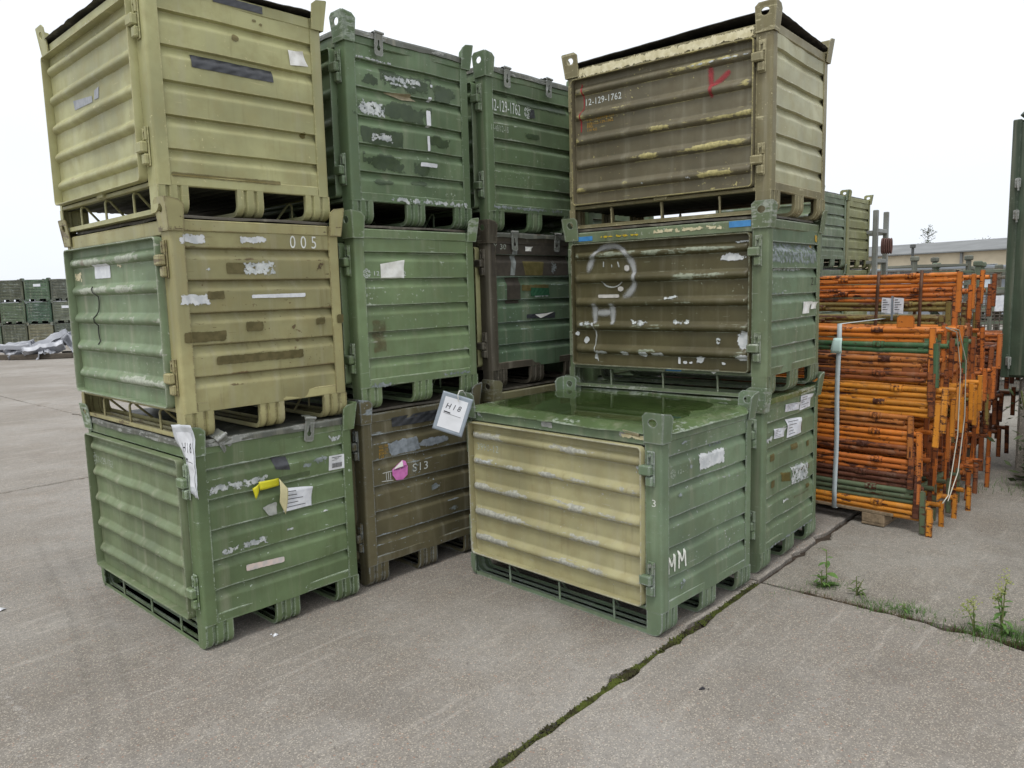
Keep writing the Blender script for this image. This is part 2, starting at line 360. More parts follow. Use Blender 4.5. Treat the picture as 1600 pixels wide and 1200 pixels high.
# ------------------------------------------------------------------ stacking crates
W, D, BZ, TZ, PIT = 1.254, .823, .115, .934, .96
GRV = (.8185, .6815, .542, .404, .267)          # pressed steps of the ribbed end wall
def s_off(z):
    """how far the ribbed end wall stands behind the frame"""
    for g in GRV:
        if g-.050 < z <= g:
            k = (g-z)/.050
            if k < .10: return .005+.021*(k/.10)
            if k < .22: return .026
            q = (k-.22)/.78
            return .026-.021*(q*q*(3-2*q)*.35+q*.65)
    return .005
DZ0, DZ1 = .139, .862; BUL = [DZ1-(.089+.195*k)*(DZ1-DZ0) for k in range(5)]
def f_off(s, z):
    """how far the long door's sheet bulges out in front of the frame"""
    o = -.004
    for b in BUL:
        q = (z-b)/.027
        if abs(q) < 1:
            e = min(1, max(0, (min(s-.097, W-.055-s))/.03)); e = math.sqrt(max(0, 1-(1-e)**2))
            h = (1-q)**1.15*(1+.9*q) if q > 0 else (1-abs(q)**3.2)
            o += .023*h*e
    return o
def zs_side():
    z = [BZ, .125, .15, .18, .2]
    for g in GRV: z += [g-.056, g-.050, g-.046, g-.040, g-.032, g-.024, g-.016, g-.011, g-.0075, g-.005, g-.0025, g, g+.002, g+.012, g+.05]
    return sorted(set(round(q, 4) for q in z+[TZ-.02, TZ-.002] if BZ <= q <= TZ))
ZS = zs_side()
def s_dent(x, z, seed, dent):
    e = min(1, max(0, min(x+D/2-.03, D/2-.03-x)/.115))
    return e*dent*(fbm(x*3.1+seed*7, z*3.1, seed, 2)*.011 + fbm(x*9, z*9+seed*5, seed, 2)*.0016)
def f_dent(q, z, seed, dent):
    e = max(0, min(1, min(q-.09, W-.05-q, z-DZ0, DZ1-z)*8))
    return e*dent*(fbm(q*2.2+seed*3, z*2.2, seed, 2)*.009 + fbm(q*8, z*8+seed, seed, 2)*.0018)
def side_mesh(seed, dent):
    b = MB(); nx = 40; x0, x1 = -D/2+.03, D/2-.03
    for z in ZS:
        for i in range(nx+1):
            x = x0+(x1-x0)*i/nx; w = s_dent(x, z, seed, dent)
            rid = max([0]+[1-abs(z-(g+.004))/.012 for g in GRV]+[.8-abs(z-(g-.050))/.012 for g in GRV])
            b.vert((x, -W/2+s_off(z)+w, z), max(0, rid))
    for j in range(len(ZS)-1):
        for i in range(nx): b.f.append((j*(nx+1)+i, j*(nx+1)+i+1, (j+1)*(nx+1)+i+1, (j+1)*(nx+1)+i))
    return b.mesh('side_panel', 28, 'wear')
def door_mesh(seed, dent):
    b = MB(); zz = set([DZ0, DZ1, .16, .84])
    for q in BUL:
        for k in (-1.15, -1, -.92, -.8, -.6, -.4, -.2, 0, .2, .4, .6, .8, .95, 1.1): zz.add(round(q+.030*k, 4))
    zz = sorted(zz); ss = [.091, .097]+[.097+.0075*k for k in range(1, 5)]
    n = 30; ss += [.135+(W-.055-.135-.04)*k/n for k in range(n+1)] + [W-.055-.0075*k for k in (4, 3, 2, 1, 0)] + [W-.049]
    ss = sorted(set(round(q, 4) for q in ss))
    for z in zz:
        for s in ss:
            o = f_off(s, z)+f_dent(s, z, seed, dent)
            b.vert((-D/2-o, s-W/2, z), max(0, (f_off(s, z)+.004)/.023))
    k = len(ss)
    for j in range(len(zz)-1):
        for i in range(k-1): b.f.append((j*k+i, (j+1)*k+i, (j+1)*k+i+1, j*k+i+1))
    return b.mesh('door_panel', 40, 'wear')
def rim_mesh():
    b = MB(); s0, s1, z0, z1 = .0865, W-.0445, DZ0-.0045, DZ1+.0045
    def loop(i):
        out = []; r = .022-i
        for cx, cz, a0 in ((s1-i-r, z1-i-r, 0), (s0+i+r, z1-i-r, 90), (s0+i+r, z0+i+r, 180), (s1-i-r, z0+i+r, 270)):
            for k in range(6):
                a = math.radians(a0+18*k); out.append((cx+r*math.cos(a), cz+r*math.sin(a)))
        return out
    L = [(loop(0), .001), (loop(0), -.0315), (loop(.0015), -.034), (loop(.0055), -.034), (loop(.007), -.0315), (loop(.007), .003)]
    n = len(L[0][0])
    for lp, x in L: b.add([(-D/2+x+(fbm(p*5, q*5, 2, 2)*.002 if x < -.02 else 0), p-W/2, q) for p, q in lp], [])
    for j in range(len(L)-1):
        for i in range(n): b.f.append((j*n+i, j*n+(i+1) % n, (j+1)*n+(i+1) % n, (j+1)*n+i))
    b.a = [.55 if abs(v[0]+D/2) > .02 else 0 for v in b.v]
    return b.mesh('door_rim', 35, 'wear', True)
def post_mesh(sx, sy, legy):
    """L-section corner post; sx, sy choose the corner"""
    b = MB(); w = legy; T = .006; r = .013; rim = [(0, w)]
    for k in range(6):
        a = math.radians(180+18*k); rim.append((r+r*math.cos(a), r+r*math.sin(a)))
    rim.append((.058, 0)); inn = [(.058, T), (T+.004, T), (T, T+.004), (T, w)]
    P = rim+inn; n = len(P)
    zl = [BZ-.001, .3, .5, .7, TZ]
    for z in zl: b.add([(-D/2+p, -W/2+q, z) for p, q in P], [])
    for j in range(len(zl)-1):
        for i in range(n): b.f.append((j*n+i, (j+1)*n+i, (j+1)*n+(i+1) % n, j*n+(i+1) % n))
    b.f.append(tuple((len(zl)-1)*n+i for i in range(n))[::-1]); b.f.append(tuple(range(n)))
    # the leg's foot, rounded where it meets the runner
    foot = [(w-.004, BZ), (0, BZ), (0, .052)]
    for k in range(1, 6):
        a = math.radians(180+18*k); foot.append((.05+.05*math.cos(a), .052+.05*math.sin(a)))
    foot.append((w-.004, .002))
    b.prism(foot, lambda p, q: (-D/2+.0005, -W/2+p, q), lambda p, q: (-D/2+.0065, -W/2+p, q))
    b.v = [(sx*-1*x if False else (x if sx < 0 else -x), y if sy < 0 else -y, z) for x, y, z in b.v]
    b.a = [.0]*len(b.v)
    return b.mesh('corner_post', 35, 'wear', True)
def lug_mesh(sx, sy):
    b = MB(); T = .006; z0, z1 = .885, 1.022
    def plate(wd, hole, fn):
        angs = set(k*2*math.pi/20 for k in range(20)); cx, cz = wd*.5, z1-.045
        P = [(0, z0), (wd, z0), (wd, z1-.016), (wd-.016, z1), (.004, z1), (0, z1-.004)]
        if not hole:
            b.prism(P, lambda p, q: fn(p, q, 0), lambda p, q: fn(p, q, T)); return
        for p, q in P: angs.add(math.atan2(q-cz, p-cx) % (2*math.pi))
        A = sorted(angs); n = len(A); inner, outer = [], []
        for a in A:
            dx, dz = math.cos(a), math.sin(a); inner.append((cx+.018*dx, cz+.018*dz)); best = 9
            for i in range(len(P)):
                (x1_, y1_), (x2_, y2_) = P[i], P[(i+1) % len(P)]; ex, ey = x2_-x1_, y2_-y1_; den = dx*ey-dz*ex
                if abs(den) < 1e-12: continue
                t = ((x1_-cx)*ey-(y1_-cz)*ex)/den; u = ((x1_-cx)*dz-(y1_-cz)*dx)/den
                if t > 0 and -1e-6 <= u <= 1+1e-6: best = min(best, t)
            outer.append((cx+best*dx, cz+best*dz))
        o = b.add([fn(p, q, 0) for p, q in inner]+[fn(p, q, 0) for p, q in outer]+[fn(p, q, T) for p, q in inner]+[fn(p, q, T) for p, q in outer], [])
        for i in range(n):
            j = (i+1) % n
            b.f += [(o+i, o+j, o+n+j, o+n+i), (o+2*n+i, o+3*n+i, o+3*n+j, o+2*n+j), (o+i, o+2*n+i, o+2*n+j, o+j), (o+n+i, o+n+j, o+3*n+j, o+3*n+i)]
    fl = lambda z: .003 + max(0, z-.915)*.14
    plate(.086, True, lambda p, q, t: (-D/2-fl(q)-.0015-t, -W/2+p-(fl(q)*1.1+.004)*(1-p/.086), q))
    plate(.056, False, lambda p, q, t: (-D/2+p-(fl(q)+.0065)*(1-p/.056), -W/2-fl(q)*1.1-.001-t, q-.012*p/.056*(q>.95)))
    b.v = [(x if sx < 0 else -x, y if sy < 0 else -y, z) for x, y, z in b.v]; b.a = [.75]*len(b.v)
    return b.mesh('lifting_lug', 35, 'wear', True)
def skid_mesh():
    b = MB(); hw = .0625
    prof = [(-hw, -.020), (-hw, 0), (-.034, 0), (-.028, -.011), (-.021, -.011), (-.015, 0), (.015, 0), (.021, -.011), (.028, -.011), (.034, 0), (hw, 0), (hw, -.020)]
    path = []; y0, r = -W/2+.002, .050
    path.append((y0, .119, (-1, 0))); path.append((y0, r+.004, (-1, 0)))
    for k in range(1, 8):
        a = math.radians(180+90*k/7); path.append((y0+r+r*math.cos(a), r+r*math.sin(a), (math.cos(a), math.sin(a))))
    for k in range(1, 6): path.append((y0+r+(-2*y0-2*r)*k/6, 0, (0, -1)))
    half = path[:9]; path += [(-y, z, (-n[0], n[1])) for y, z, n in reversed(half)]
    k = len(prof)
    for y, z, n in path: b.add([(x, y+n[0]*o, z+n[1]*o) for x, o in prof], [])
    for j in range(len(path)-1):
        for i in range(k-1): b.f.append((j*k+i, j*k+i+1, (j+1)*k+i+1, (j+1)*k+i))
    b.a = [.5 if v[2] < .03 else .1 for v in b.v]
    return b.mesh('skid', 25, 'wear', True)
def rod_mesh():
    b = MB(); x = -D/2+.012
    pts = [(x, -.008, .012), (x, -.006, .085)]
    for k in range(7):
        a = math.radians(180-26*k); pts.append((x+.018+.018*math.cos(a), -.004+.002*k, .090+.020*math.sin(a)))
    pts += [(x+.11, .045, .030), (x+.125, .05, .016)]
    b.tube(pts, .0058, 7); return b.mesh('brace_rod', 60, 'wear')
def latch_mesh(kind):
    b = MB()
    if kind == 'hook':
        b.box(-.007, -.0005, -.020, .020, -.075, .085, .003)      # backing plate
        b.box(-.036, -.006, -.014, .048, -.022, .024, .006)       # hook over the door's rim
        b.box(-.026, -.006, -.018, .018, -.070, -.026, .005)
        b.tube([(-.012, -.012, .03), (-.012, -.012, .082)], .006, 8); b.tube([(-.012, .010, .03), (-.012, .010, .078)], .005, 8)
        b.tube([(-.007, 0, .066), (-.018, 0, .066)], .007, 8)
    else:
        b.box(-.010, -.0005, -.016, .014, -.075, .075, .003); b.tube([(-.014, -.012, -.07), (-.014, -.012, -.03)], .008, 8)
        b.tube([(-.014, -.012, -.02), (-.014, -.012, .02)], .008, 8); b.tube([(-.014, -.012, .03), (-.014, -.012, .07)], .008, 8)
    b.a = [.4]*len(b.v); return b.mesh('latch', 35, 'wear')
def floor_mesh():
    b = MB(); n = 60
    def f(u, v): return (-D/2+.02+(D-.04)*u, -W/2+.02+(W-.04)*v, .121-.010*(1 if math.sin(u*D/.075*2*math.pi) > .2 else 0))
    b.grid(n, 1, f, True); b.grid(1, 1, lambda u, v: (-D/2+.02+(D-.04)*u, -W/2+.02+(W-.04)*v, .127)); return b.mesh('floor', 30)
def back_mesh():
    b = MB(); zz = [BZ, .2]
    for g in GRV: zz += [g-.05, g-.006, g]
    zz = sorted(zz+[TZ])
    for z in zz:
        for x in (-D/2+.03, D/2-.03): b.vert((x, W/2-s_off(z), z))
    for j in range(len(zz)-1): b.f.append((2*j, 2*j+2, 2*j+3, 2*j+1))
    return b.mesh('side_panel', 28)
def backdoor_mesh():
    b = MB(); zz = [BZ, DZ1, TZ]
    for q in BUL: zz += [q-.03, q-.022, q, q+.02, q+.03]
    zz = sorted(zz)
    for z in zz:
        for y in (-W/2+.05, W/2-.05): b.vert((D/2+f_off(.6, z)-.004, y, z))
    for j in range(len(zz)-1): b.f.append((2*j, 2*j+1, 2*j+3, 2*j+2))
    return b.mesh('back_wall', 40)
def bx_mesh(name, *a, wear=.0):
    b = MB(); b.box(*a); b.a = [wear]*len(b.v); return b.mesh(name, 35, 'wear')
ME = dict(posts=[(sx, sy, post_mesh(sx, sy, .0855 if sy < 0 else .0435), lug_mesh(sx, sy)) for sx in (-1, 1) for sy in (-1, 1)],
    rim=rim_mesh(), skid=skid_mesh(), rod=rod_mesh(), hook=latch_mesh('hook'), hinge=latch_mesh('hinge'), floor=floor_mesh(), back=back_mesh(), bdoor=backdoor_mesh(),
    trF=bx_mesh('top_rail', -D/2+.001, -D/2+.045, -W/2+.086, W/2-.044, DZ1+.006, TZ, .006, wear=.1), trB=bx_mesh('top_rail', D/2-.045, D/2-.001, -W/2+.086, W/2-.044, DZ1+.006, TZ, .006),
    trS=bx_mesh('top_rail', -D/2+.057, D/2-.057, -W/2+.001, -W/2+.04, .884, TZ, .005, wear=.1), trN=bx_mesh('top_rail', -D/2+.057, D/2-.057, W/2-.04, W/2-.001, .884, TZ, .005),
    brF=bx_mesh('bottom_rail', -D/2+.0015, -D/2+.045, -W/2+.086, W/2-.044, BZ-.001, DZ0-.006, .004, wear=.15), brB=bx_mesh('bottom_rail', D/2-.045, D/2-.0015, -W/2+.086, W/2-.044, BZ, DZ0-.006, .004),
    brS=bx_mesh('bottom_rail', -D/2+.057, D/2-.057, -W/2+.0015, -W/2+.03, BZ-.001, .160, .004, wear=.3), brN=bx_mesh('bottom_rail', -D/2+.057, D/2-.057, W/2-.03, W/2-.0015, BZ, .160, .004),
    blk=bx_mesh('rod_bracket', -D/2-.012, -D/2+.012, -.04, .04, .118, .140, .004, wear=.4))
def lid_mesh(style, seed):
    b = MB(); nx, ny = 28, 40; fl = .030
    def hz(x, y):
        z = (.953 if style == 'flat' else .949)+fbm(x*3, y*3, seed, 3)*.004
        if style == 'lifted':
            k = max(0, 1-((x+D/2)/1.0))*max(0, 1-((y+W/2)/1.5)); z += .034*k+.004
        if style == 'dished':
            e = min((x+D/2), (D/2-x), (y+W/2), (W/2-y)); q = min(1, max(0, e/.10)); z = .954-.005*q*q*(3-2*q)+fbm(x*4, y*4, seed, 3)*.007*(1-.85*q)-.020*max(0, 1-e/.045)**1.5
        if style == 'ragged': z += .006+fbm(x*5, y*5, seed+3, 3)*.010
        return z
    ov = .012 if style in ('lifted', 'ragged', 'dished') else -.022 if style == 'flat' else .004
    def P(u, v):
        x, y = (-D/2-ov)+(D+2*ov)*u, (-W/2-ov)+(W+2*ov)*v
        dx, dy = min(x+D/2+ov, D/2+ov-x), min(y+W/2+ov, W/2+ov-y)     # the corners give way to the lugs
        k = max(0, 1-max(dx/.075, dy/.10)); q = (.030, .040) if style == 'dished' else (.014, .016)
        x -= math.copysign(q[0]*k, x); y -= math.copysign(q[1]*k, y)
        if style in ('ragged', 'lifted', 'dished'):
            e = fbm(x*11, y*11, seed+8, 3)*.006
            if dx < .02: x += math.copysign(e, x)
            if dy < .02: y += math.copysign(e, y)
        return x, y
    top = lambda u, v: P(u, v)+(hz(*P(u, v)),)
    b.grid(nx, ny, top); b.grid(nx, ny, lambda u, v: P(u, v)+(hz(*P(u, v))-.004,), True)
    drop = {'flat': .012, 'tin': fl}.get(style, .004)
    for (n, fn) in ((nx, lambda f: (f, 0)), (nx, lambda f: (1-f, 1)), (ny, lambda f: (1, f)), (ny, lambda f: (0, 1-f))):
        def sk(u, v, fn=fn):
            x, y, z = top(*fn(u)); d = drop*(1+.25*fbm(x*6, y*6, seed, 2)) if drop > .01 else drop
            kx = .003*v*(-1 if fn(u)[0] == 0 else 1 if fn(u)[0] == 1 else 0); ky = .003*v*(-1 if fn(u)[1] == 0 else 1 if fn(u)[1] == 1 else 0)
            return (x+kx, y+ky, z-d*v)
        b.grid(n, 2, sk, True)
    b.a = [max(.05, .9-min(D/2-abs(v[0]), W/2-abs(v[1]))*(7 if style == 'dished' else 30)) for v in b.v]
    return b.mesh('lid', 30, 'wear')
def clasp_mesh():
    """bent hasp with a keyhole slot, hanging over the lid's edge"""
    b = MB(); T = .003
    def ring(P, H, fn):
        n = len(P); o = b.add([fn(*p, 0) for p in P]+[fn(*p, 0) for p in H]+[fn(*p, T) for p in P]+[fn(*p, T) for p in H], [])
        for i in range(n):
            j = (i+1) % n
            b.f += [(o+i, o+j, o+n+j, o+n+i), (o+2*n+i, o+3*n+i, o+3*n+j, o+2*n+j), (o+n+i, o+n+j, o+3*n+j, o+3*n+i), (o+i, o+2*n+i, o+2*n+j, o+j)]
    P = [(-.024, 0), (-.026, -.05), (-.026, -.10), (-.018, -.108), (.018, -.108), (.026, -.10), (.026, -.05), (.024, 0)]
    H = [(-.005, -.030), (-.005, -.055), (-.012, -.068), (-.007, -.082), (.007, -.082), (.012, -.068), (.005, -.055), (.005, -.030)]
    ring(P, H, lambda x, z, t: (x, -.008-t-.0015*math.sin(z*40), z))
    b.grid(2, 6, lambda u, v: (-.025+.05*u, -.009+.003*math.sin(v*6)+(.06*v if v > .3 else 0), (.012*math.sin(min(1, v/.3)*1.57) if v < .3 else .012+.003*math.sin(v*9))))
    b.tube([(-.028, -.012, .006), (.028, -.012, .006)], .007, 8)
    b.a = [.6]*len(b.v); return b.mesh('lid_clasp', 35, 'wear', True)
ME['clasp'] = clasp_mesh()
M_LIDGREY = paint((90,93,85), (150,152,146), .9, .5, .5, .24, .5); M_LIDDARK = paint((58,56,54), (96,94,90), .6, .3, .6)
M_LIDOLDSHADE = paint((74,70,60), (104,100,92), .5, .4, .6, .2, .4); M_CLASP = paint((116,120,112), (160,162,158), .9, .4, .45)  # dirty brown flat lids, darkened further to put fork-gap shade into the colour
M_UNDER = plain('dark_underside', (60,62,48), .7, 0, .3, 8)  # dark tone for the floors of the detailed crates
TEXT = {}
def text_mesh(body):
    """flat glyph outlines, scaled to a unit-high box; built while the scene is still empty of text"""
    if body in TEXT: return TEXT[body]
    cu = bpy.data.curves.new('lettering', 'FONT'); cu.body = body; cu.size = 1; cu.resolution_u = 3; cu.space_character = 1.08
    ob = bpy.data.objects.new('lettering', cu); COL.objects.link(ob)
    dg = bpy.context.evaluated_depsgraph_get(); dg.update(); me = bpy.data.meshes.new_from_object(ob.evaluated_get(dg))
    V = [(v.co.x, v.co.y) for v in me.vertices]; Fs = [tuple(p.vertices) for p in me.polygons]
    bpy.data.objects.remove(ob); bpy.data.curves.remove(cu); bpy.data.meshes.remove(me)
    x0, x1 = min(v[0] for v in V), max(v[0] for v in V); y0, y1 = min(v[1] for v in V), max(v[1] for v in V)
    TEXT[body] = ([((x-x0)/(x1-x0), (y-y0)/(y1-y0)) for x, y in V], Fs, (x1-x0)/(y1-y0)); return TEXT[body]
DEC = [
('A3', 'S', 'R', 'tape', [(0.184, 0.661), (0.561, 0.608)], ''),
('A3', 'S', 'R', 'tape', [(0.295, 0.926), (0.525, 0.895)], ''),
('A3', 'S', 'Q', 'paper', [(0.644, 0.767), (0.712, 0.771), (0.747, 0.712), (0.653, 0.702)], ''),
('A3', 'S', 'E', 'oil', [(0.365, 0.786), (0.409, 0.746)], ''),
('A3', 'S', 'E', 'oil', [(0.469, 0.866), (0.496, 0.851)], ''),
('A3', 'S', 'E', 'oil', [(0.503, 0.856), (0.525, 0.841)], ''),
('A3', 'S', 'E', 'oil', [(0.686, 0.411), (0.726, 0.377)], ''),
('A3', 'S', 'R', 'oil', [(0.06, 0.174), (0.569, 0.147)], ''),
('A3', 'F', 'Q', 'tapegrey', [(0.908, 0.607), (0.645, 0.582), (0.642, 0.554), (0.9, 0.562)], ''),
('A3', 'F', 'Q', 'tapegrey', [(0.608, 0.598), (0.547, 0.605), (0.559, 0.557), (0.618, 0.559)], ''),
('A3', 'F', 'E', 'whitespeck', [(0.949, 0.822), (0.793, 0.804)], ''),
('A2', 'S', 'R', 'whitepatch', [(0.036, 0.877), (0.155, 0.83)], ''),
('A2', 'S', 'R', 'whitepatch', [(0.307, 0.876), (0.443, 0.837)], ''),
('A2', 'S', 'T', 'stencilwhite', [(0.556, 0.827), (0.697, 0.885)], '0 0 5'),
('A2', 'S', 'R', 'brown', [(0.235, 0.757), (0.404, 0.706)], ''),
('A2', 'S', 'R', 'whitespeck', [(0.312, 0.773), (0.48, 0.693)], ''),
('A2', 'S', 'E', 'whitespeck', [(0.142, 0.737), (0.169, 0.715)], ''),
('A2', 'S', 'R', 'brownspeck', [(0.688, 0.762), (0.74, 0.717)], ''),
('A2', 'S', 'R', 'whitepatch', [(0.016, 0.625), (0.152, 0.572)], ''),
('A2', 'S', 'R', 'brownragged', [(0.138, 0.634), (0.219, 0.596)], ''),
('A2', 'S', 'Q', 'whitetorn', [(0.342, 0.614), (0.625, 0.617), (0.623, 0.595), (0.345, 0.596)], ''),
('A2', 'S', 'R', 'brownragged', [(0.024, 0.462), (0.214, 0.414)], ''),
('A2', 'S', 'R', 'brownragged', [(0.307, 0.495), (0.395, 0.448)], ''),
('A2', 'S', 'E', 'brownspeck', [(0.528, 0.471), (0.57, 0.445)], ''),
('A2', 'S', 'R', 'brownragged', [(0.67, 0.497), (0.723, 0.461)], ''),
('A2', 'S', 'R', 'brownragged', [(0.158, 0.351), (0.59, 0.31)], ''),
('A2', 'S', 'R', 'brown', [(0.787, 0.507), (0.826, 0.463)], ''),
('A2', 'F', 'R', 'whitetorn', [(0.89, 0.782), (0.689, 0.708)], ''),
('A2', 'F', 'R', 'creamspeck', [(1.191, 0.758), (1.073, 0.695)], ''),
('A2', 'F', 'R', 'creamspeck', [(0.609, 0.776), (0.549, 0.751)], ''),
('A2', 'F', 'P', 'wire', [(0.89, 0.673), (0.859, 0.604), (0.893, 0.525), (0.907, 0.445), (0.882, 0.385)], ''),
('A1', 'S', 'R', 'whitespeck', [(0.059, 0.749), (0.346, 0.698)], ''),
('A1', 'S', 'R', 'glosstape', [(0.394, 0.718), (0.573, 0.693)], ''),
('A1', 'S', 'Q', 'tape', [(0.375, 0.815), (0.453, 0.806), (0.463, 0.742), (0.388, 0.757)], ''),
('A1', 'S', 'R', 'greyspeck', [(0.523, 0.784), (0.682, 0.725)], ''),
('A1', 'S', 'Q', 'barcode', [(0.681, 0.768), (0.77, 0.765), (0.768, 0.692), (0.679, 0.694)], ''),
('A1', 'S', 'Q', 'formpaper', [(0.428, 0.656), (0.576, 0.639), (0.571, 0.543), (0.418, 0.544)], ''),
('A1', 'S', 'Q', 'torngrey', [(0.301, 0.593), (0.383, 0.612), (0.386, 0.53), (0.341, 0.543)], ''),
('A1', 'S', 'R', 'whitespeck', [(0.086, 0.46), (0.336, 0.411)], ''),
('A1', 'S', 'Q', 'pinkpaper', [(0.21, 0.344), (0.409, 0.331), (0.407, 0.301), (0.211, 0.31)], ''),
('A1', 'S', 'E', 'whitespeck', [(0.42, 0.461), (0.47, 0.448)], ''),
('A1', 'S', 'R', 'whitespeck', [(0.618, 0.503), (0.669, 0.49)], ''),
('A1', 'S', 'R', 'whitespeck', [(0.683, 0.877), (0.768, 0.834)], ''),
('A1', 'F', 'T', 'faintwhite', [(1.172, 0.674), (0.936, 0.772)], '12-129-1762'),
('A1', 'F', 'G', 'faintwhite', [(1.196, 0.723), (0.033, 0)], ''),
('B3', 'S', 'E', 'darkgreen', [(0.074, 0.758), (0.229, 0.686)], ''),
('B3', 'S', 'E', 'darkgreen', [(0.027, 0.64), (0.544, 0.541)], ''),
('B3', 'S', 'E', 'darkgreen', [(0.215, 0.795), (0.588, 0.69)], ''),
('B3', 'S', 'E', 'darkgreen', [(0.567, 0.775), (0.732, 0.677)], ''),
('B3', 'S', 'R', 'darkgreen', [(0.072, 0.489), (0.342, 0.404)], ''),
('B3', 'S', 'E', 'darkgreen', [(0.445, 0.497), (0.734, 0.425)], ''),
('B3', 'S', 'E', 'darkgreen', [(0.08, 0.364), (0.395, 0.276)], ''),
('B3', 'S', 'E', 'darkgreen', [(0.411, 0.338), (0.555, 0.269)], ''),
('B3', 'S', 'E', 'darkgreen', [(0.122, 0.233), (0.295, 0.201)], ''),
('B3', 'S', 'E', 'darkgreen', [(0.381, 0.248), (0.533, 0.212)], ''),
('B3', 'S', 'R', 'whitespeck', [(0.057, 0.837), (0.296, 0.812)], ''),
('B3', 'S', 'R', 'whitespeck', [(0.225, 0.776), (0.48, 0.729)], ''),
('B3', 'S', 'R', 'whitespeck', [(0.272, 0.737), (0.443, 0.715)], ''),
('B3', 'S', 'Q', 'tornpaper', [(0.238, 0.678), (0.388, 0.686), (0.45, 0.662), (0.353, 0.654)], ''),
('B3', 'S', 'R', 'whitespeck', [(0.058, 0.623), (0.237, 0.54)], ''),
('B3', 'S', 'R', 'whitespeck', [(0.127, 0.469), (0.283, 0.416)], ''),
('B3', 'S', 'R', 'whitetorn', [(0.501, 0.623), (0.534, 0.533)], ''),
('B3', 'S', 'R', 'whitetorn', [(0.499, 0.487), (0.518, 0.405)], ''),
('B3', 'S', 'R', 'whitetorn', [(0.52, 0.696), (0.547, 0.67)], ''),
('B3', 'S', 'R', 'whitetorn', [(0.54, 0.764), (0.558, 0.747)], ''),
('B3', 'S', 'R', 'whitetorn', [(0.449, 0.345), (0.571, 0.32)], ''),
('B3', 'S', 'R', 'whitespeck', [(0.238, 0.153), (0.788, 0.111)], ''),
('B2', 'S', 'Q', 'paper', [(0.156, 0.755), (0.306, 0.777), (0.309, 0.681), (0.158, 0.679)], ''),
('B2', 'S', 'T', 'white', [(0.117, 0.696), (0.149, 0.718)], '12'),
('B2', 'S', 'T', 'white', [(0.306, 0.693), (0.32, 0.717)], '2'),
('B2', 'S', 'G', 'white', [(0.069, 0.707), (0.024, 0)], ''),
('B2', 'S', 'R', 'rust', [(0.077, 0.478), (0.189, 0.284)], ''),
('B2', 'S', 'R', 'greyspeck', [(0.052, 0.143), (0.227, 0.102)], ''),
('B2', 'S', 'R', 'greyspeck', [(0.555, 0.153), (0.776, 0.119)], ''),
('B1', 'S', 'Q', 'tape', [(0.191, 0.898), (0.555, 0.903), (0.552, 0.843), (0.193, 0.846)], ''),
('B1', 'S', 'Q', 'greypatch', [(0.154, 0.769), (0.358, 0.778), (0.385, 0.689), (0.179, 0.683)], ''),
('B1', 'S', 'E', 'greypatch', [(0.346, 0.752), (0.607, 0.698)], ''),
('B1', 'S', 'T', 'yellow', [(0.102, 0.751), (0.163, 0.751)], 'VOL.1700'),
('B1', 'S', 'T', 'yellow', [(0.102, 0.731), (0.162, 0.731)], '9991-12'),
('B1', 'S', 'T', 'yellow', [(0.102, 0.713), (0.161, 0.714)], 'EIG.'),
('B1', 'S', 'T', 'yellow', [(0.103, 0.692), (0.133, 0.697)], '110'),
('B1', 'S', 'T', 'white', [(0.324, 0.583), (0.432, 0.61)], 'S13'),
('B1', 'S', 'E', 'greyspeck', [(0.314, 0.626), (0.374, 0.553)], ''),
('B1', 'S', 'E', 'greypatch', [(0.466, 0.48), (0.505, 0.441)], ''),
('B1', 'S', 'E', 'greyspeck', [(0.428, 0.478), (0.538, 0.435)], ''),
('B1', 'S', 'P', 'thinwhite', [(0.117, 0.605), (0.194, 0.606)], ''),
('B1', 'S', 'P', 'thinwhite', [(0.108, 0.562), (0.191, 0.554)], ''),
('B1', 'S', 'P', 'thinwhite', [(0.144, 0.605), (0.144, 0.562)], ''),
('B1', 'S', 'P', 'thinwhite', [(0.158, 0.603), (0.158, 0.559)], ''),
('B1', 'S', 'P', 'thinwhite', [(0.171, 0.603), (0.171, 0.559)], ''),
('B1', 'S', 'O', 'pink', [(0.182, 0.614), (0.26, 0.652), (0.278, 0.644), (0.287, 0.613), (0.284, 0.567), (0.252, 0.546), (0.206, 0.551), (0.183, 0.583)], ''),
('B1', 'S', 'O', 'paper', [(0.188, 0.613), (0.259, 0.651), (0.255, 0.621)], ''),
('B1', 'S', 'E', 'greyspeck', [(0.553, 0.322), (0.685, 0.284)], ''),
('C3', 'S', 'T', 'white', [(0.051, 0.713), (0.294, 0.779)], '12-129-1762'),
('C3', 'S', 'G', 'white', [(0.368, 0.73), (0.036, 0)], ''),
('C3', 'S', 'Q', 'tape', [(0.391, 0.75), (0.424, 0.755), (0.434, 0.706), (0.376, 0.696)], ''),
('C3', 'S', 'T', 'faintwhite', [(0.036, 0.583), (0.183, 0.62)], '11-40/12-18'),
('C3', 'S', 'E', 'darkgreen', [(0.327, 0.603), (0.491, 0.569)], ''),
('C3', 'S', 'R', 'darkgreen', [(0.051, 0.812), (0.208, 0.793)], ''),
('C3', 'S', 'R', 'darkgreen', [(0.269, 0.817), (0.733, 0.757)], ''),
('C3', 'S', 'R', 'greyspeck', [(0.009, 0.161), (0.682, 0.119)], ''),
('C2', 'S', 'R', 'brownpaint', [(0.018, 0.898), (0.737, 0.687)], ''),
('C2', 'S', 'R', 'brownpaint', [(0.148, 0.681), (0.278, 0.516)], ''),
('C2', 'S', 'T', 'faintwhite', [(0.038, 0.856), (0.152, 0.889)], 'Y 30'),
('C2', 'S', 'R', 'paper', [(0.321, 0.869), (0.376, 0.842)], ''),
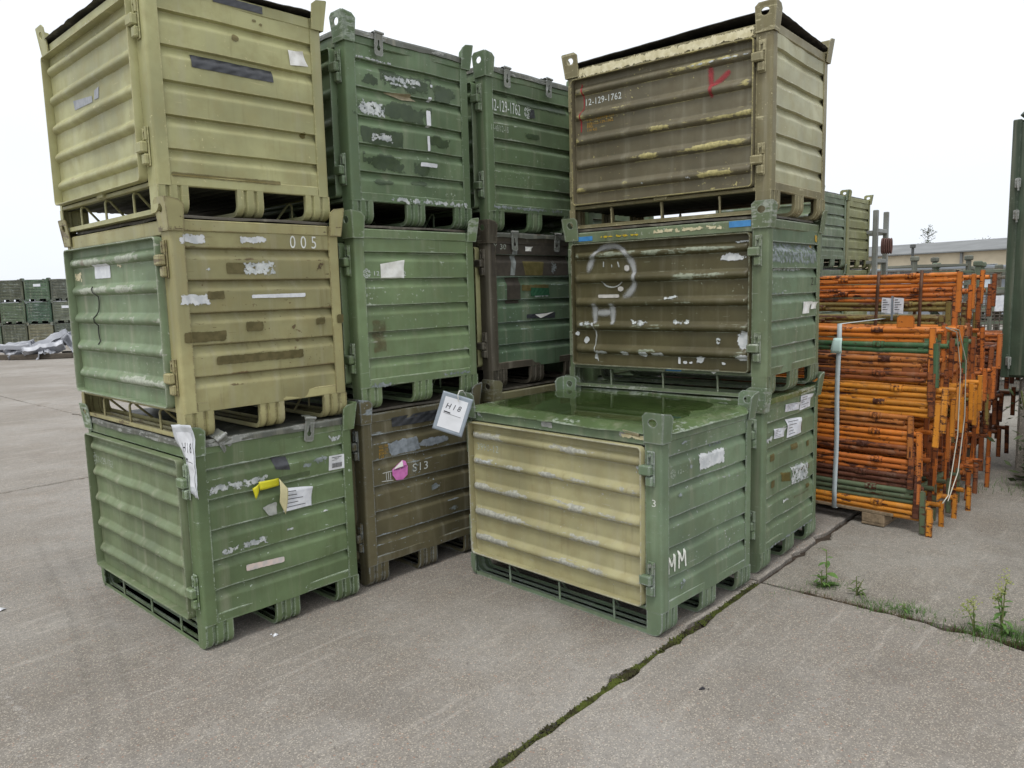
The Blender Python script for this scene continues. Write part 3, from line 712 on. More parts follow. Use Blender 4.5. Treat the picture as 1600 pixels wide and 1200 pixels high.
('C2', 'S', 'Q', 'silvertape', [(0.215, 0.869), (0.258, 0.87), (0.223, 0.692), (0.183, 0.693)], ''),
('C2', 'S', 'Q', 'brown', [(0.291, 0.781), (0.495, 0.778), (0.477, 0.689), (0.318, 0.69)], ''),
('C2', 'S', 'R', 'brownragged', [(0.285, 0.634), (0.537, 0.592)], ''),
('C2', 'S', 'E', 'greyspeck', [(0.549, 0.794), (0.637, 0.691)], ''),
('C2', 'S', 'Q', 'bottlegreen', [(0.367, 0.614), (0.537, 0.608), (0.543, 0.561), (0.365, 0.56)], ''),
('C2', 'S', 'R', 'whitespeck', [(0.396, 0.572), (0.535, 0.549)], ''),
('C2', 'S', 'Q', 'tape', [(0.324, 0.445), (0.596, 0.45), (0.587, 0.413), (0.323, 0.42)], ''),
('C2', 'S', 'O', 'paper', [(0.399, 0.442), (0.508, 0.445), (0.58, 0.453), (0.452, 0.416)], ''),
('E3', 'F', 'T', 'white', [(1.124, 0.722), (0.879, 0.737)], '12-129-1762'),
('E3', 'F', 'T', 'yellow', [(1.121, 0.626), (0.925, 0.625)], 'VOL.1700CTGF 0,17'),
('E3', 'F', 'T', 'yellow', [(1.119, 0.603), (0.936, 0.606)], '9991-12-129-1062'),
('E3', 'F', 'T', 'yellow', [(1.118, 0.584), (1.075, 0.595)], 'EIG.'),
('E3', 'F', 'T', 'yellow', [(1.116, 0.567), (1.05, 0.571)], '110 KG'),
('E3', 'F', 'P', 'redspray', [(0.332, 0.776), (0.328, 0.706), (0.324, 0.614)], ''),
('E3', 'F', 'P', 'redspray', [(0.222, 0.736), (0.268, 0.703), (0.321, 0.674)], ''),
('E3', 'F', 'P', 'redthin', [(1.152, 0.843), (1.138, 0.769), (1.137, 0.701), (1.155, 0.669), (1.16, 0.559)], ''),
('E3', 'F', 'R', 'khakichip', [(1.112, 0.627), (0.786, 0.604)], ''),
('E3', 'F', 'R', 'whitespeck', [(0.453, 0.801), (0.082, 0.788)], ''),
('E3', 'F', 'E', 'whitespeck', [(0.469, 0.233), (0.437, 0.211)], ''),
('E3', 'F', 'E', 'whitespeck', [(0.749, 0.229), (0.718, 0.215)], ''),
('E2', 'F', 'R', 'bluetape', [(1.183, 0.909), (1.071, 0.882)], ''),
('E2', 'F', 'R', 'bluetape', [(0.213, 0.93), (0.095, 0.898)], ''),
('E2', 'F', 'R', 'bluetape', [(0.585, 0.14), (0.488, 0.123)], ''),
('E2', 'F', 'R', 'creamspeck', [(0.672, 0.925), (0.232, 0.888)], ''),
('E2', 'F', 'R', 'yellowspeck', [(1.025, 0.908), (0.751, 0.887)], ''),
('E2', 'F', 'E', 'whitepatch', [(0.275, 0.77), (0.115, 0.722)], ''),
('E2', 'F', 'E', 'whitepatch', [(0.163, 0.366), (0.083, 0.251)], ''),
('E2', 'F', 'E', 'whitepatch', [(0.172, 0.234), (0.08, 0.191)], ''),
('E2', 'F', 'E', 'whitepatch', [(0.881, 0.229), (0.821, 0.2)], ''),
('E2', 'F', 'E', 'whitepatch', [(0.762, 0.23), (0.686, 0.194)], ''),
('E2', 'F', 'R', 'whitepatch', [(0.677, 0.228), (0.59, 0.206)], ''),
('E2', 'F', 'E', 'whitepatch', [(0.401, 0.22), (0.343, 0.171)], ''),
('E2', 'F', 'R', 'whitetorn', [(0.508, 0.204), (0.492, 0.164)], ''),
('E2', 'F', 'E', 'whitepatch', [(0.481, 0.185), (0.448, 0.166)], ''),
('E2', 'F', 'E', 'whitepatch', [(0.448, 0.183), (0.416, 0.167)], ''),
('E2', 'F', 'E', 'whitepatch', [(0.251, 0.186), (0.221, 0.169)], ''),
('E2', 'F', 'E', 'whitepatch', [(1.06, 0.227), (0.96, 0.205)], ''),
('E2', 'F', 'E', 'whitespeck', [(1.08, 0.21), (1.029, 0.163)], ''),
('E2', 'F', 'E', 'whitepatch', [(1.149, 0.311), (1.098, 0.263)], ''),
('E2', 'F', 'E', 'whitepatch', [(1.208, 0.342), (1.168, 0.31)], ''),
('E2', 'F', 'E', 'whitespeck', [(0.298, 0.326), (0.252, 0.275)], ''),
('E2', 'F', 'R', 'whitespeck', [(0.813, 0.419), (0.697, 0.374)], ''),
('E2', 'F', 'R', 'whitespeck', [(0.551, 0.42), (0.433, 0.382)], ''),
('E2', 'F', 'R', 'whitespeck', [(0.595, 0.553), (0.497, 0.52)], ''),
('E2', 'F', 'R', 'whitespeck', [(1.174, 0.402), (1.058, 0.371)], ''),
('E2', 'F', 'R', 'whitespeck', [(0.183, 0.831), (0.088, 0.814)], ''),
('E2', 'F', 'O', 'paper', [(0.322, 0.14), (0.261, 0.143), (0.289, 0.118)], ''),
('E2', 'F', 'P', 'whitespray', [(1.107, 0.688), (1.089, 0.735), (1.06, 0.786), (1.008, 0.831), (0.93, 0.845), (0.865, 0.823), (0.823, 0.78), (0.791, 0.723), (0.781, 0.664), (0.79, 0.604), (0.825, 0.563), (0.868, 0.545)], ''),
('E2', 'F', 'P', 'chalk', [(1.002, 0.64), (0.977, 0.613), (0.933, 0.603), (0.895, 0.611), (0.859, 0.636)], ''),
('E2', 'F', 'P', 'chalk', [(0.993, 0.757), (0.994, 0.72)], ''),
('E2', 'F', 'P', 'chalk', [(0.936, 0.738), (0.934, 0.715)], ''),
('E2', 'F', 'P', 'chalk', [(0.896, 0.753), (0.883, 0.715)], ''),
('E2', 'F', 'E', 'whitespray2', [(0.9, 0.61), (0.854, 0.574)], ''),
('E2', 'F', 'E', 'whitespray2', [(0.853, 0.733), (0.813, 0.689)], ''),
('E2', 'F', 'R', 'whitespray2', [(1.035, 0.564), (0.884, 0.538)], ''),
('E2', 'F', 'P', 'whitespray', [(1.055, 0.512), (1.053, 0.457), (1.054, 0.385)], ''),
('E2', 'F', 'P', 'whitespray', [(0.934, 0.511), (0.932, 0.457), (0.93, 0.381)], ''),
('E2', 'F', 'P', 'whitespray', [(1.036, 0.452), (0.946, 0.454)], ''),
('E2', 'F', 'P', 'chalk', [(1.058, 0.371), (1.049, 0.318), (1.057, 0.254), (1.036, 0.158)], ''),
('E2', 'S', 'R', 'greyspeck', [(0.039, 0.827), (0.754, 0.697)], ''),
('E2', 'S', 'R', 'whitespeck', [(0.116, 0.689), (0.519, 0.662)], ''),
('E2', 'S', 'R', 'paper', [(0.541, 0.492), (0.642, 0.424)], ''),
('E2', 'S', 'R', 'paper', [(0.666, 0.486), (0.759, 0.446)], ''),
('E2', 'S', 'R', 'yellowpaint', [(0.692, 0.878), (0.754, 0.825)], ''),
('E2', 'S', 'R', 'yellowpaint', [(0.659, 0.817), (0.705, 0.793)], ''),
('E2', 'S', 'T', 'darkink', [(0.658, 0.591), (0.747, 0.636)], '21'),
('E2', 'S', 'R', 'greyspeck', [(0.048, 0.558), (0.25, 0.539)], ''),
('E1', 'S', 'Q', 'formpaper', [(0.301, 0.892), (0.504, 0.882), (0.507, 0.838), (0.303, 0.849)], ''),
('E1', 'S', 'Q', 'formpaper', [(0.524, 0.913), (0.692, 0.909), (0.691, 0.83), (0.515, 0.829)], ''),
('E1', 'S', 'Q', 'formpaper', [(0.152, 0.776), (0.295, 0.765), (0.297, 0.713), (0.154, 0.721)], ''),
('E1', 'S', 'Q', 'formpaper', [(0.345, 0.799), (0.53, 0.789), (0.541, 0.697), (0.343, 0.695)], ''),
('E1', 'S', 'Q', 'brown', [(0.346, 0.775), (0.553, 0.769), (0.562, 0.702), (0.348, 0.736)], ''),
('E1', 'S', 'R', 'whitespeck', [(0.035, 0.75), (0.138, 0.706)], ''),
('E1', 'S', 'R', 'brown', [(0.107, 0.64), (0.172, 0.6)], ''),
('E1', 'S', 'R', 'brown', [(0.403, 0.647), (0.494, 0.613)], ''),
('E1', 'S', 'R', 'brown', [(0.629, 0.633), (0.671, 0.598)], ''),
('E1', 'S', 'R', 'brown', [(0.124, 0.492), (0.176, 0.45)], ''),
('E1', 'S', 'Q', 'oil', [(0.277, 0.514), (0.416, 0.492), (0.419, 0.426), (0.28, 0.45)], ''),
('E1', 'S', 'R', 'oil', [(0.506, 0.499), (0.671, 0.457)], ''),
('E1', 'S', 'R', 'whitespeck', [(0.416, 0.521), (0.659, 0.383)], ''),
('E1', 'S', 'R', 'brown', [(0.635, 0.368), (0.692, 0.343)], ''),
('E1', 'S', 'R', 'rust', [(0.448, 0.342), (0.695, 0.312)], ''),
('E1', 'S', 'R', 'whitespeck', [(0.297, 0.35), (0.385, 0.326)], ''),
('E1', 'S', 'R', 'greyspeck', [(0.111, 0.134), (0.768, 0.11)], ''),
('D1', 'S', 'G', 'faintwhite', [(0.098, 0.734), (0.021, 0)], ''),
('D1', 'S', 'T', 'faintwhite', [(0.141, 0.725), (0.19, 0.743)], '12-'),
('D1', 'S', 'E', 'greyspeck', [(0.195, 0.753), (0.306, 0.727)], ''),
('D1', 'S', 'Q', 'whitepatch', [(0.321, 0.785), (0.554, 0.787), (0.55, 0.704), (0.322, 0.699)], ''),
('D1', 'S', 'E', 'greyspeck', [(0.41, 0.816), (0.6, 0.793)], ''),
('D1', 'S', 'R', 'greyspeck', [(0.165, 0.873), (0.234, 0.852)], ''),
('D1', 'S', 'P', 'paintwhite', [(0.055, 0.284), (0.058, 0.367)], ''),
('D1', 'S', 'P', 'paintwhite', [(0.058, 0.367), (0.084, 0.311)], ''),
('D1', 'S', 'P', 'paintwhite', [(0.084, 0.311), (0.108, 0.367)], ''),
('D1', 'S', 'P', 'paintwhite', [(0.108, 0.367), (0.105, 0.283)], ''),
('D1', 'S', 'P', 'paintwhite', [(0.139, 0.287), (0.142, 0.372)], ''),
('D1', 'S', 'P', 'paintwhite', [(0.142, 0.372), (0.164, 0.316)], ''),
('D1', 'S', 'P', 'paintwhite', [(0.164, 0.316), (0.188, 0.37)], ''),
('D1', 'S', 'P', 'paintwhite', [(0.188, 0.37), (0.191, 0.286)], ''),
('D1', 'S', 'E', 'greyspeck', [(0.127, 0.64), (0.175, 0.618)], ''),
('D1', 'S', 'E', 'greyspeck', [(0.38, 0.634), (0.423, 0.624)], ''),
('D1', 'S', 'R', 'greyspeck', [(0.137, 0.238), (0.198, 0.177)], ''),
('D1', 'F', 'T', 'stencilwhite', [(0.05, 0.602), (0.03, 0.632)], '3'),
('D1', 'F', 'T', 'faintwhite', [(1.172, 0.704), (1.009, 0.758)], '3990-12'),
('D1', 'F', 'R', 'whitespeck', [(1.165, 0.67), (0.998, 0.651)], ''),
('D1', 'F', 'R', 'silverpatch', [(0.702, 0.919), (0.623, 0.887)], ''),
('D1', 'F', 'R', 'silverpatch', [(0.227, 0.927), (0.154, 0.892)], ''),
('D1', 'F', 'R', 'creampaint', [(0.22, 0.917), (0.078, 0.89)], ''),
('D1', 'F', 'R', 'whitespeck', [(1.172, 0.921), (1.116, 0.887)], ''),
('D1', 'F', 'R', 'whitespeck', [(0.143, 0.779), (0.079, 0.723)], ''),
('E3', 'F', 'R', 'creampaint', [(1.19, .931), (.088, .870)], ''), ('A3', 'F', 'E', 'whitespeck', [(.75, .90), (.55, .875)], ''),
]
NAMES = dict(tape='tape_strip', tapegrey='tape_strip', bluetape='tape_strip', silvertape='tape_strip', glosstape='tape_strip', paper='paper_label', formpaper='paper_label',
    barcode='barcode_label', pink='sticker', tornpaper='torn_label', torngrey='torn_label', pinkpaper='torn_label', bottlegreen='torn_label', wire='loose_wire', oil='oil_stain')
def pname(m):
    if m in NAMES: return NAMES[m]
    if 'spray' in m or m in ('chalk', 'redthin', 'paintwhite', 'thinwhite'): return 'graffiti_stroke'
    return 'paint_patch'
def add_decals(key, root, seed, dent):
    cnt = {'S': 0, 'F': 0}
    for (c, fc, k, mat, pts, txt) in DEC:
        if c != key: continue
        cnt[fc] += 1; lift = .0016+.00018*cnt[fc]
        def pos(s, z, l=lift, fc=fc):
            if fc == 'S':
                if s < .056 or s > D-.056: o = 0
                elif z > .884 or z < .160: o = .001
                else: o = s_off(z)
                if .03 < s < D-.03: o = max(o, .0) if (s < .056 or s > D-.056 or z > .884 or z < .160) else o+s_dent(s-D/2, z, seed, dent)
                return (-D/2+s, -W/2+o-l, z)
            o = f_off(s, z)+f_dent(s, z, seed, dent) if DZ0 < z < DZ1 and .09 < s < W-.05 else -.0005
            return (-D/2-o-l, -W/2+s, z)
        b = MB(); flip = fc == 'F'; nm = pname(mat)
        if k in 'REQ':
            if k == 'Q':
                q = pts
            else:
                (s0, z0), (s1, z1) = pts; q = [(s0, z0), (s1, z0), (s1, z1), (s0, z1)]
            w = math.dist(q[0], q[1]); h = math.dist(q[0], q[3]); nu = min(70, max(4, int(w/.009))); nv = min(50, max(4, int(h/.0045)))
            def uv(u, v): return tuple((q[0][i]*(1-u)+q[1][i]*u)*(1-v)+(q[3][i]*(1-u)+q[2][i]*u)*v for i in (0, 1))
            curl = mat in ('paper', 'tornpaper', 'formpaper', 'torngrey')
            def fn(u, v):
                s, z = uv(u, v); l = lift
                if curl: l += .0015+.012*max(0, u+ (1-v) - 1.45)**2*4 + .0012*math.sin(u*7+v*5)
                if mat in ('tape', 'bottlegreen'): l += .0012+.001*math.sin(u*31+v*9)
                return pos(s, z, l)
            def fade(u, v):
                if k == 'E': return min(1, max(0, 1-math.hypot(2*u-1, 2*v-1))*(1.15 if mat == 'darkgreen' else 1.9))
                return min(1, min(min(u, 1-u)*w, min(v, 1-v)*h)/min(.018, w*.3, h*.4))
            b.grid(nu, nv, fn, fc == 'S' , fade)
        elif k == 'P':
            wd = {'whitespray': .050, 'chalk': .012, 'redspray': .040, 'redthin': .012, 'thinwhite': .005, 'paintwhite': .013, 'wire': .008}[mat]
            P = []
            for i in range(len(pts)-1):
                n = max(2, int(math.dist(pts[i], pts[i+1])/.006))
                for j in range(n+(i == len(pts)-2)):
                    f = j/n
                    if len(pts) > 3:     # rounded through the marked points
                        p0, p1, p2, p3 = pts[max(0, i-1)], pts[i], pts[i+1], pts[min(len(pts)-1, i+2)]
                        P.append(tuple(.5*(2*p1[a]+(p2[a]-p0[a])*f+(2*p0[a]-5*p1[a]+4*p2[a]-p3[a])*f*f+(3*p1[a]-p0[a]-3*p2[a]+p3[a])*f**3) for a in (0, 1)))
                    else: P.append(tuple(pts[i][a]*(1-f)+pts[i+1][a]*f for a in (0, 1)))
            if mat == 'wire':
                b.tube([pos(s, z, .006) for s, z in P[::3]], .003, 6)
            else:
                n = len(P); m_ = 10
                def fn(u, v):
                    i = min(n-1, int(round(u*(n-1)))); a, c_ = P[max(0, i-1)], P[min(n-1, i+1)]
                    dx, dz = c_[0]-a[0], c_[1]-a[1]; L = math.hypot(dx, dz) or 1; q = (v-.5)*wd*(1+.25*math.sin(i*.21))
                    return pos(P[i][0]-dz/L*q, P[i][1]+dx/L*q)
                b.grid(n-1, m_, fn, fc == 'F', lambda u, v: (1-abs(2*v-1))*min(1, min(u, 1-u)*12+.15))
        elif k == 'O':
            cx, cz = sum(p[0] for p in pts)/len(pts), sum(p[1] for p in pts)/len(pts); l2 = lift+(.004 if mat == 'paper' else .0015)
            b.add([pos(*p, l2) for p in pts]+[pos(cx, cz, l2)], [(i, (i+1) % len(pts), len(pts)) for i in range(len(pts))])
        elif k in 'TG':
            if k == 'T':
                (s0, z0), (s1, z1) = pts; V, Fs, asp = text_mesh(txt); h = max(.012, z1-z0)
                if fc == 'F' or abs(z1-z0) < .004 or (key in ('B1',)): h = min(.045, max(.013, abs(s1-s0)/asp*1.15))
                if mat == 'yellow': h = .0145
                if txt == '3': h = .032
                zc = (z0+z1)/2; bands_ = [(a, b-.05) for a, b in zip(GRV[1:]+(.16,), GRV)]+[(GRV[0], .884)] if fc == 'S' else [(a+.031, b-.031) for a, b in zip(BUL[1:]+[DZ0], BUL)]+[(BUL[0]+.031, DZ1)]
                lo_, hi_ = min(bands_, key=lambda k_: abs((k_[0]+k_[1])/2-zc))
                if txt != '3' and mat != 'yellow': h = min(h, (hi_-lo_)*.92); zc = min(max(zc, lo_+h/2+.002), hi_-h/2-.002)
                zc -= h/2
                b.add([pos(s0+(s1-s0)*x, zc+h*y) for x, y in V], Fs, [1.0]*len(V)); nm = 'stencil_text'
            else:
                (s0, z0), (r, _) = pts; r = min(abs(r), .036); nm = 'stencil_emblem'; b_ = [(a, b2-.05) for a, b2 in zip(GRV[1:]+(.16,), GRV)] if fc == 'S' else [(a+.031, b2-.031) for a, b2 in zip(BUL[1:]+[DZ0], BUL)]; lo_, hi_ = min(b_, key=lambda k_: abs((k_[0]+k_[1])/2-z0)); r = min(r, (hi_-lo_)*.48); z0 = min(max(z0, lo_+r), hi_-r)
                for ra, rb, gaps in ((r, r*.86, 6), (r*.72, r*.60, 4)):
                    for a in range(gaps):
                        a0 = 2*math.pi*a/gaps+.12; a1 = a0+2*math.pi/gaps-.30
                        b.grid(8, 1, lambda u, v: pos(s0+(ra+(rb-ra)*v)*math.cos(a0+(a1-a0)*u), z0+(ra+(rb-ra)*v)*math.sin(a0+(a1-a0)*u)), False, lambda u, v: 1.0)
                V, Fs, asp = text_mesh('S'); h = r*.95; w = h*.6
                b.add([pos(s0+(x-.5)*w*(-1 if fc == 'F' else 1), z0+(y-.5)*h) for x, y in V], Fs, [1.0]*len(V))
        o = link(nm, b.mesh(nm, 40, 'fade', recalc=False), DM[mat], root)
        if mat == 'barcode' or mat == 'formpaper':
            q = pts; pb = MB()
            def at(u, v): return tuple((q[0][i]*(1-u)+q[1][i]*u)*(1-v)+(q[3][i]*(1-u)+q[2][i]*u)*v for i in (0, 1))
            bars = []
            if mat == 'barcode':
                x = .18
                while x < .82: w_ = R.choice((.014, .024, .034)); bars.append((x, x+w_, .52, .84)); x += w_+R.choice((.014, .022))
                bars += [(.15, .8, .10, .14), (.3, .62, .2, .23), (.15, .5, .30, .325)]
            else:
                for r_ in range(5): bars.append((.08, .3+.5*R.random(), .12+.17*r_, .15+.17*r_))
            for u0, u1, v0, v1 in bars: pb.grid(2, 1, lambda u, v: pos(*at(u0+(u1-u0)*u, v0+(v1-v0)*v), lift+.0075), fc == 'S')
            link('print', pb.mesh('print', 0), INK, o)
        if mat == 'pink':
            q = MB(); q.grid(4, 2, lambda u, v: pos(.200+.072*u, .612+.012*v-.01*(1-u)*0, lift+.003), True)
            V, Fs, asp = text_mesh('PREMIUM'); q = MB(); q.add([pos(.196+.082*x, .6045+.014*y+.006*x, lift+.0035) for x, y in V], Fs); link('print', q.mesh('print', 0), INK, o)
def crate(key, loc, rz, level, label, group, frame, door, side, lidm, lid='flat', dent=1.0, seed=1, clasps=(), detail=True, name='stacking_crate', zs=1.0, z0=None):
    v = Vector((math.cos(rz), math.sin(rz), 0)); u = Vector((-v.y, v.x, 0))
    p = Vector((loc[0], loc[1], 0)) + v*(D/2) + u*(W/2); p.z = level*PIT if z0 is None else z0
    root = empty(name, p, rz, label, 'crate', group)
    for sx, sy, pm, lm in ME['posts']:
        o = link('corner_post', pm, frame, root); link('lifting_lug', lm, frame, o)
    for k in ('trF', 'trB', 'trS', 'trN'): link('top_rail', ME[k], frame, root)
    for k in ('brF', 'brB', 'brS', 'brN'): link('bottom_rail', ME[k], frame, root)
    dp = link('door_panel', door_mesh(seed, dent), door, root); link('door_rim', ME['rim'], door, dp)
    link('side_panel', side_mesh(seed, dent), side, root); link('side_panel', ME['back'], side, root); link('back_wall', ME['bdoor'], door, root)
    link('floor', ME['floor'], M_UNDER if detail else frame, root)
    for x in (-D/2+.068, 0, D/2-.068): link('skid', ME['skid'], frame, root).location = (x, 0, 0)
    if lid: 
        L = link('lid', lid_mesh(lid, seed), lidm, root)
        for (s, dx, ry, rxx) in clasps:
            c = link('lid_clasp', ME['clasp'], M_CLASP, L); c.location = (-D/2+s, -W/2-.006, .950+dx); c.rotation_euler = (rxx, ry, 0)
    if detail:
        link('rod_bracket', ME['blk'], frame, root)
        for y in (-.34, .0, .34):
            r_ = link('brace_rod', ME['rod'], frame, root); r_.location = (0, y, 0); r_.rotation_euler = (0, 0, R.uniform(-.03, .03))
        for y in (-.3, .3):
            r_ = link('brace_rod', ME['rod'], frame, root); r_.location = (0, y, 0); r_.rotation_euler = (0, 0, math.pi)
        for z in (.265, .765):
            l_ = link('latch', ME['hook'], frame, root); l_.location = (-D/2-.001, -W/2+.052, z)
            l_ = link('hinge', ME['hinge'], frame, root); l_.location = (-D/2-.001, W/2-.024, z)
        add_decals(key, root, seed, dent)
    return root
for t in sorted(set(d[5] for d in DEC if d[5]) | {'S', 'PREMIUM', 'HI8'}): text_mesh(t)
GR = 'stacked steel transport crates'
OLIVE = paint((164,163,118), (190,184,138), .27, .30, .5, .2, .15)
KHAKI = paint((148,144,103), (106,92,62), .33, .45, .55)
KHAKIF = paint((164,159,114), (118,106,78), .5, .35, .5)
GREEN_D = paint((116,133,102), (172,178,160), .5, .42, .55, .42)
GREEN1 = paint((100,118,83), (172,184,168), .48, .30, .5)
GREEN1D = paint((108,121,89), (150,156,136), .33, .40, .55, .16)
GREEN3 = paint((98,118,87), (150,162,144), .38, .30, .5)
GREEN2 = paint((114,133,96), (168,178,160), .35, .28, .5)
BROWN1 = paint((98,93,70), (148,156,158), .42, .34, .5)
GREENC3 = paint((97,116,85), (150,160,142), .33, .32, .5)
GREENC2 = paint((90,111,87), (150,164,156), .42, .32, .5)
BROWNF = paint((76,71,61), (122,116,102), .5, .3, .5)
KHAKI_C1 = paint((126,122,90), (150,150,130), .5, .4, .5)
E3DOOR = paint((103,97,77), (182,172,118), .36, .26, .5, .46, .0)
E3FR = paint((126,119,88), (186,178,142), .78, .35, .5, .24, .2)
E3SIDE = paint((173,171,138), (196,194,168), .33, .30, .5)
E2DOOR = paint((85,80,55), (150,156,136), .33, .16, .45, .34, .0)
GREENE = paint((107,120,92), (164,170,156), .58, .34, .5)
GREENE2 = paint((107,125,100), (176,184,174), .5, .32, .5)
GREENE1 = paint((109,127,99), (160,170,156), .38, .30, .5)
GREEND = paint((111,129,103), (164,170,166), .52, .32, .5, .24, .15)
TAN = paint((164,159,121), (178,178,166), .5, .32, .5, .52, .0)
LIDWET = paint((86,104,68), (148,158,142), .6, .3, .20, .34, .2)
deg = math.radians
crate('A1', (-1.384,3.223), deg(47.05), 0, 'green crate with barcode label and yellow tape, bottom of the left front stack', GR, GREEN1, GREEN1D, GREEN1, M_LIDGREY, 'tin', 1.2, 1, ((.13,.004,-.55,.25),(.58,.02,.12,.05)))
crate('A2', (-1.395,3.209), deg(46.96), 1, 'khaki crate numbered 005 with a green door, middle of its stack', GR, KHAKIF, GREEN_D, KHAKI, M_LIDOLDSHADE, 'flat', 1.0, 2)
crate('A3', (-1.435,3.215), deg(46.27), 2, 'light olive yellow crate with black tape strip, on top of the 005 crate', GR, OLIVE, OLIVE, OLIVE, M_LIDDARK, 'ragged', .8, 3)
crate('B1', (-.787,3.917), deg(45.58), 0, 'brown crate with pink sticker and white S13, bottom of its stack', GR, BROWN1, BROWN1, BROWN1, M_LIDOLDSHADE, 'flat', 1.0, 4)
crate('B2', (-.778,3.912), deg(45.44), 1, 'plain green crate with one large white paper label, above the brown S13 crate', GR, GREEN2, GREEN2, GREEN2, M_LIDOLDSHADE, 'flat', .7, 5)
crate('B3', (-.781,3.935), deg(45.65), 2, 'green crate blotched with dark green patches and peeled labels, top of its stack', GR, GREEN3, GREEN3, GREEN3, M_LIDGREY, 'tin', 1.5, 6, ((.20,.0,.05,0),))
crate('C1', (-.113,4.633), deg(45.84), 0, 'mostly hidden khaki crate behind the tan door crate, under the brown and green one', GR, KHAKI_C1, KHAKI_C1, KHAKI_C1, M_LIDOLDSHADE, 'flat', 1.0, 7)
crate('C2', (-.117,4.631), deg(45.84), 1, 'crate with brown upper half and green lower half, beside the graffiti crate', GR, BROWNF, OLIVE, GREENC2, M_LIDGREY, 'tin', 1.0, 8, ((.21,.0,.0,0),(.62,.0,.05,.1)))
crate('C3', (-.108,4.635), deg(45.84), 2, 'green crate with white number 12-129-1762 on its ribbed end and two hasps', GR, GREENC3, GREENC3, GREENC3, M_LIDGREY, 'tin', .8, 9, ((.17,.0,.04,0),(.55,.0,.08,0)))
crate('D1', (.638,3.233), deg(45.48), 0, 'single low crate with tan door, MM brush mark and wet green lid', GR, GREEND, TAN, GREEND, LIDWET, 'dished', .8, 10)
crate('E1', (1.315,3.958), deg(48.84), 0, 'green crate with white stickers and brown tape marks, bottom of the right stack', GR, GREENE1, GREENE1, GREENE1, LIDWET, 'tin', 1.0, 11)
crate('E2', (1.329,3.951), deg(50.36), 1, 'dark olive door crate with sprayed smiling face and letter H', GR, GREENE, E2DOOR, GREENE2, M_LIDOLDSHADE, 'flat', 1.0, 12)
crate('E3', (1.337,3.954), deg(49.69), 2, 'brown door crate with red spray mark and pale sides, top of right stack', GR, E3FR, E3DOOR, E3SIDE, M_LIDDARK, 'lifted', .8, 13)

# the row behind: only glimpsed through the fork gaps, but it closes the view and holds back the light
WH = {(.56,5.35): 'behind the graffiti crate stack', (-1.72,4.84): 'behind the plain green crate stack', (-1.05,5.55): 'behind the brown and green crate stack', (-.37,6.27): 'in the far corner of the rear row'}
for (lx, ly), wh in WH.items():
    for lv in ((0, 1) if lx == .56 else (0, 1, 2)):
        crate('-', (lx+R.uniform(-.012,.012), ly+R.uniform(-.012,.012)), deg(45.7+R.uniform(-.6,.6)), lv, 'hidden green crate '+wh+(', on the ground', ', middle one', ', top one')[lv], 'rear row crates', GREENC3, GREEN3, GREENC3, M_LIDOLDSHADE, 'flat', 1, 20+lv, (), False, z0=lv*PIT+(.26 if lx == .56 else .13))

low = crate('-', (.56, 5.35), deg(45.9), 2, 'added low half height crate hidden behind the graffiti crate stack, on top', 'rear row crates', GREENC3, GREEN3, GREENC3, M_LIDOLDSHADE, 'flat', 1, 29, (), False, z0=2*PIT+.26)
low.scale.z = .55  # added squat crate, blocks the sky seen through the gap in front
# ------------------------------------------------------------------ scaffold frames on a pallet, behind the right stack
UV, VV = Vector((-.700, .714, 0)), Vector((.714, .700, 0)); FR_RZ = math.atan2(VV.y, VV.x)
RUST = (82,46,32)
ORANGES = [paint(c, RUST, k, .22, .5, .30, .0) for c, k in (((206,121,46),1.0), ((194,111,50),1.25), ((180,112,56),1.3), ((208,136,46),.95), ((150,86,46),1.5), ((108,66,48),1.6))]
ORA, ORB, TANO, YEL, BRO, RUS = ORANGES
SGREEN = paint((72,108,74), RUST, .9, .3, .5, .3, .0); SGREY = paint((96,110,84), RUST, 1.0, .35, .5, .3, .0); OLV = paint((126,112,62), RUST, 1.2, .3, .5, .3, .0)
FL = 1.95
def sc_tube(n, x, z, y0=.0, y1=FL, r=.0165):
    b = MB(); b.tube([(x, y0+(y1-y0)*k/12, z+.002*math.sin(k*1.3+n)) for k in range(13)], r, 10); b.a = [.35+.3*math.sin(k*.7) for k in range(len(b.v))]; return b.mesh('tube', 50, 'wear')
def sc_box(nm, *a, c=.003):
    b = MB(); b.box(*a, c); b.a = [.4]*len(b.v); return b.mesh(nm, 35, 'wear')
SF = dict(front=[sc_tube(1, 0, 0), sc_tube(2, .004, -.034)], rails=[sc_tube(3+k, x, -.02, .01, FL) for k, x in enumerate((.24, .48, .72))])
def sleeve(y, z):
    b = MB(); b.tube([(0, y-.035, z), (0, y-.033, z), (0, y+.033, z), (0, y+.035, z)], .0215, 10); b.box(-.024, -.005, y-.014, y+.014, z-.018, z+.018, .006); b.a = [.8]*len(b.v); return b.mesh('coupling', 40, 'wear')
SF['sleeve'] = [sleeve(.28, 0), sleeve(.80, -.02)]
SF['cross'] = [sc_tube(9, 0, 0, 0, .76, .018), ]
SF['plate'] = sc_box('end_plate', -.005, .005, -.017, .015, -.22, .020); SF['longplate'] = sc_box('end_plate', -.005, .005, -.020, .017, -.25, .020)
def flap():
    b = MB(); P = [(-.05, 0), (.05, 0), (.05, .06), (.038, .075), (-.038, .075), (-.05, .06)]; b.prism(P, lambda p, q: (-.003, p, q), lambda p, q: (.003, p, q)); b.a = [.1]*len(b.v); return b.mesh('flap', 35, 'wear', True)
SF['flap'] = flap()
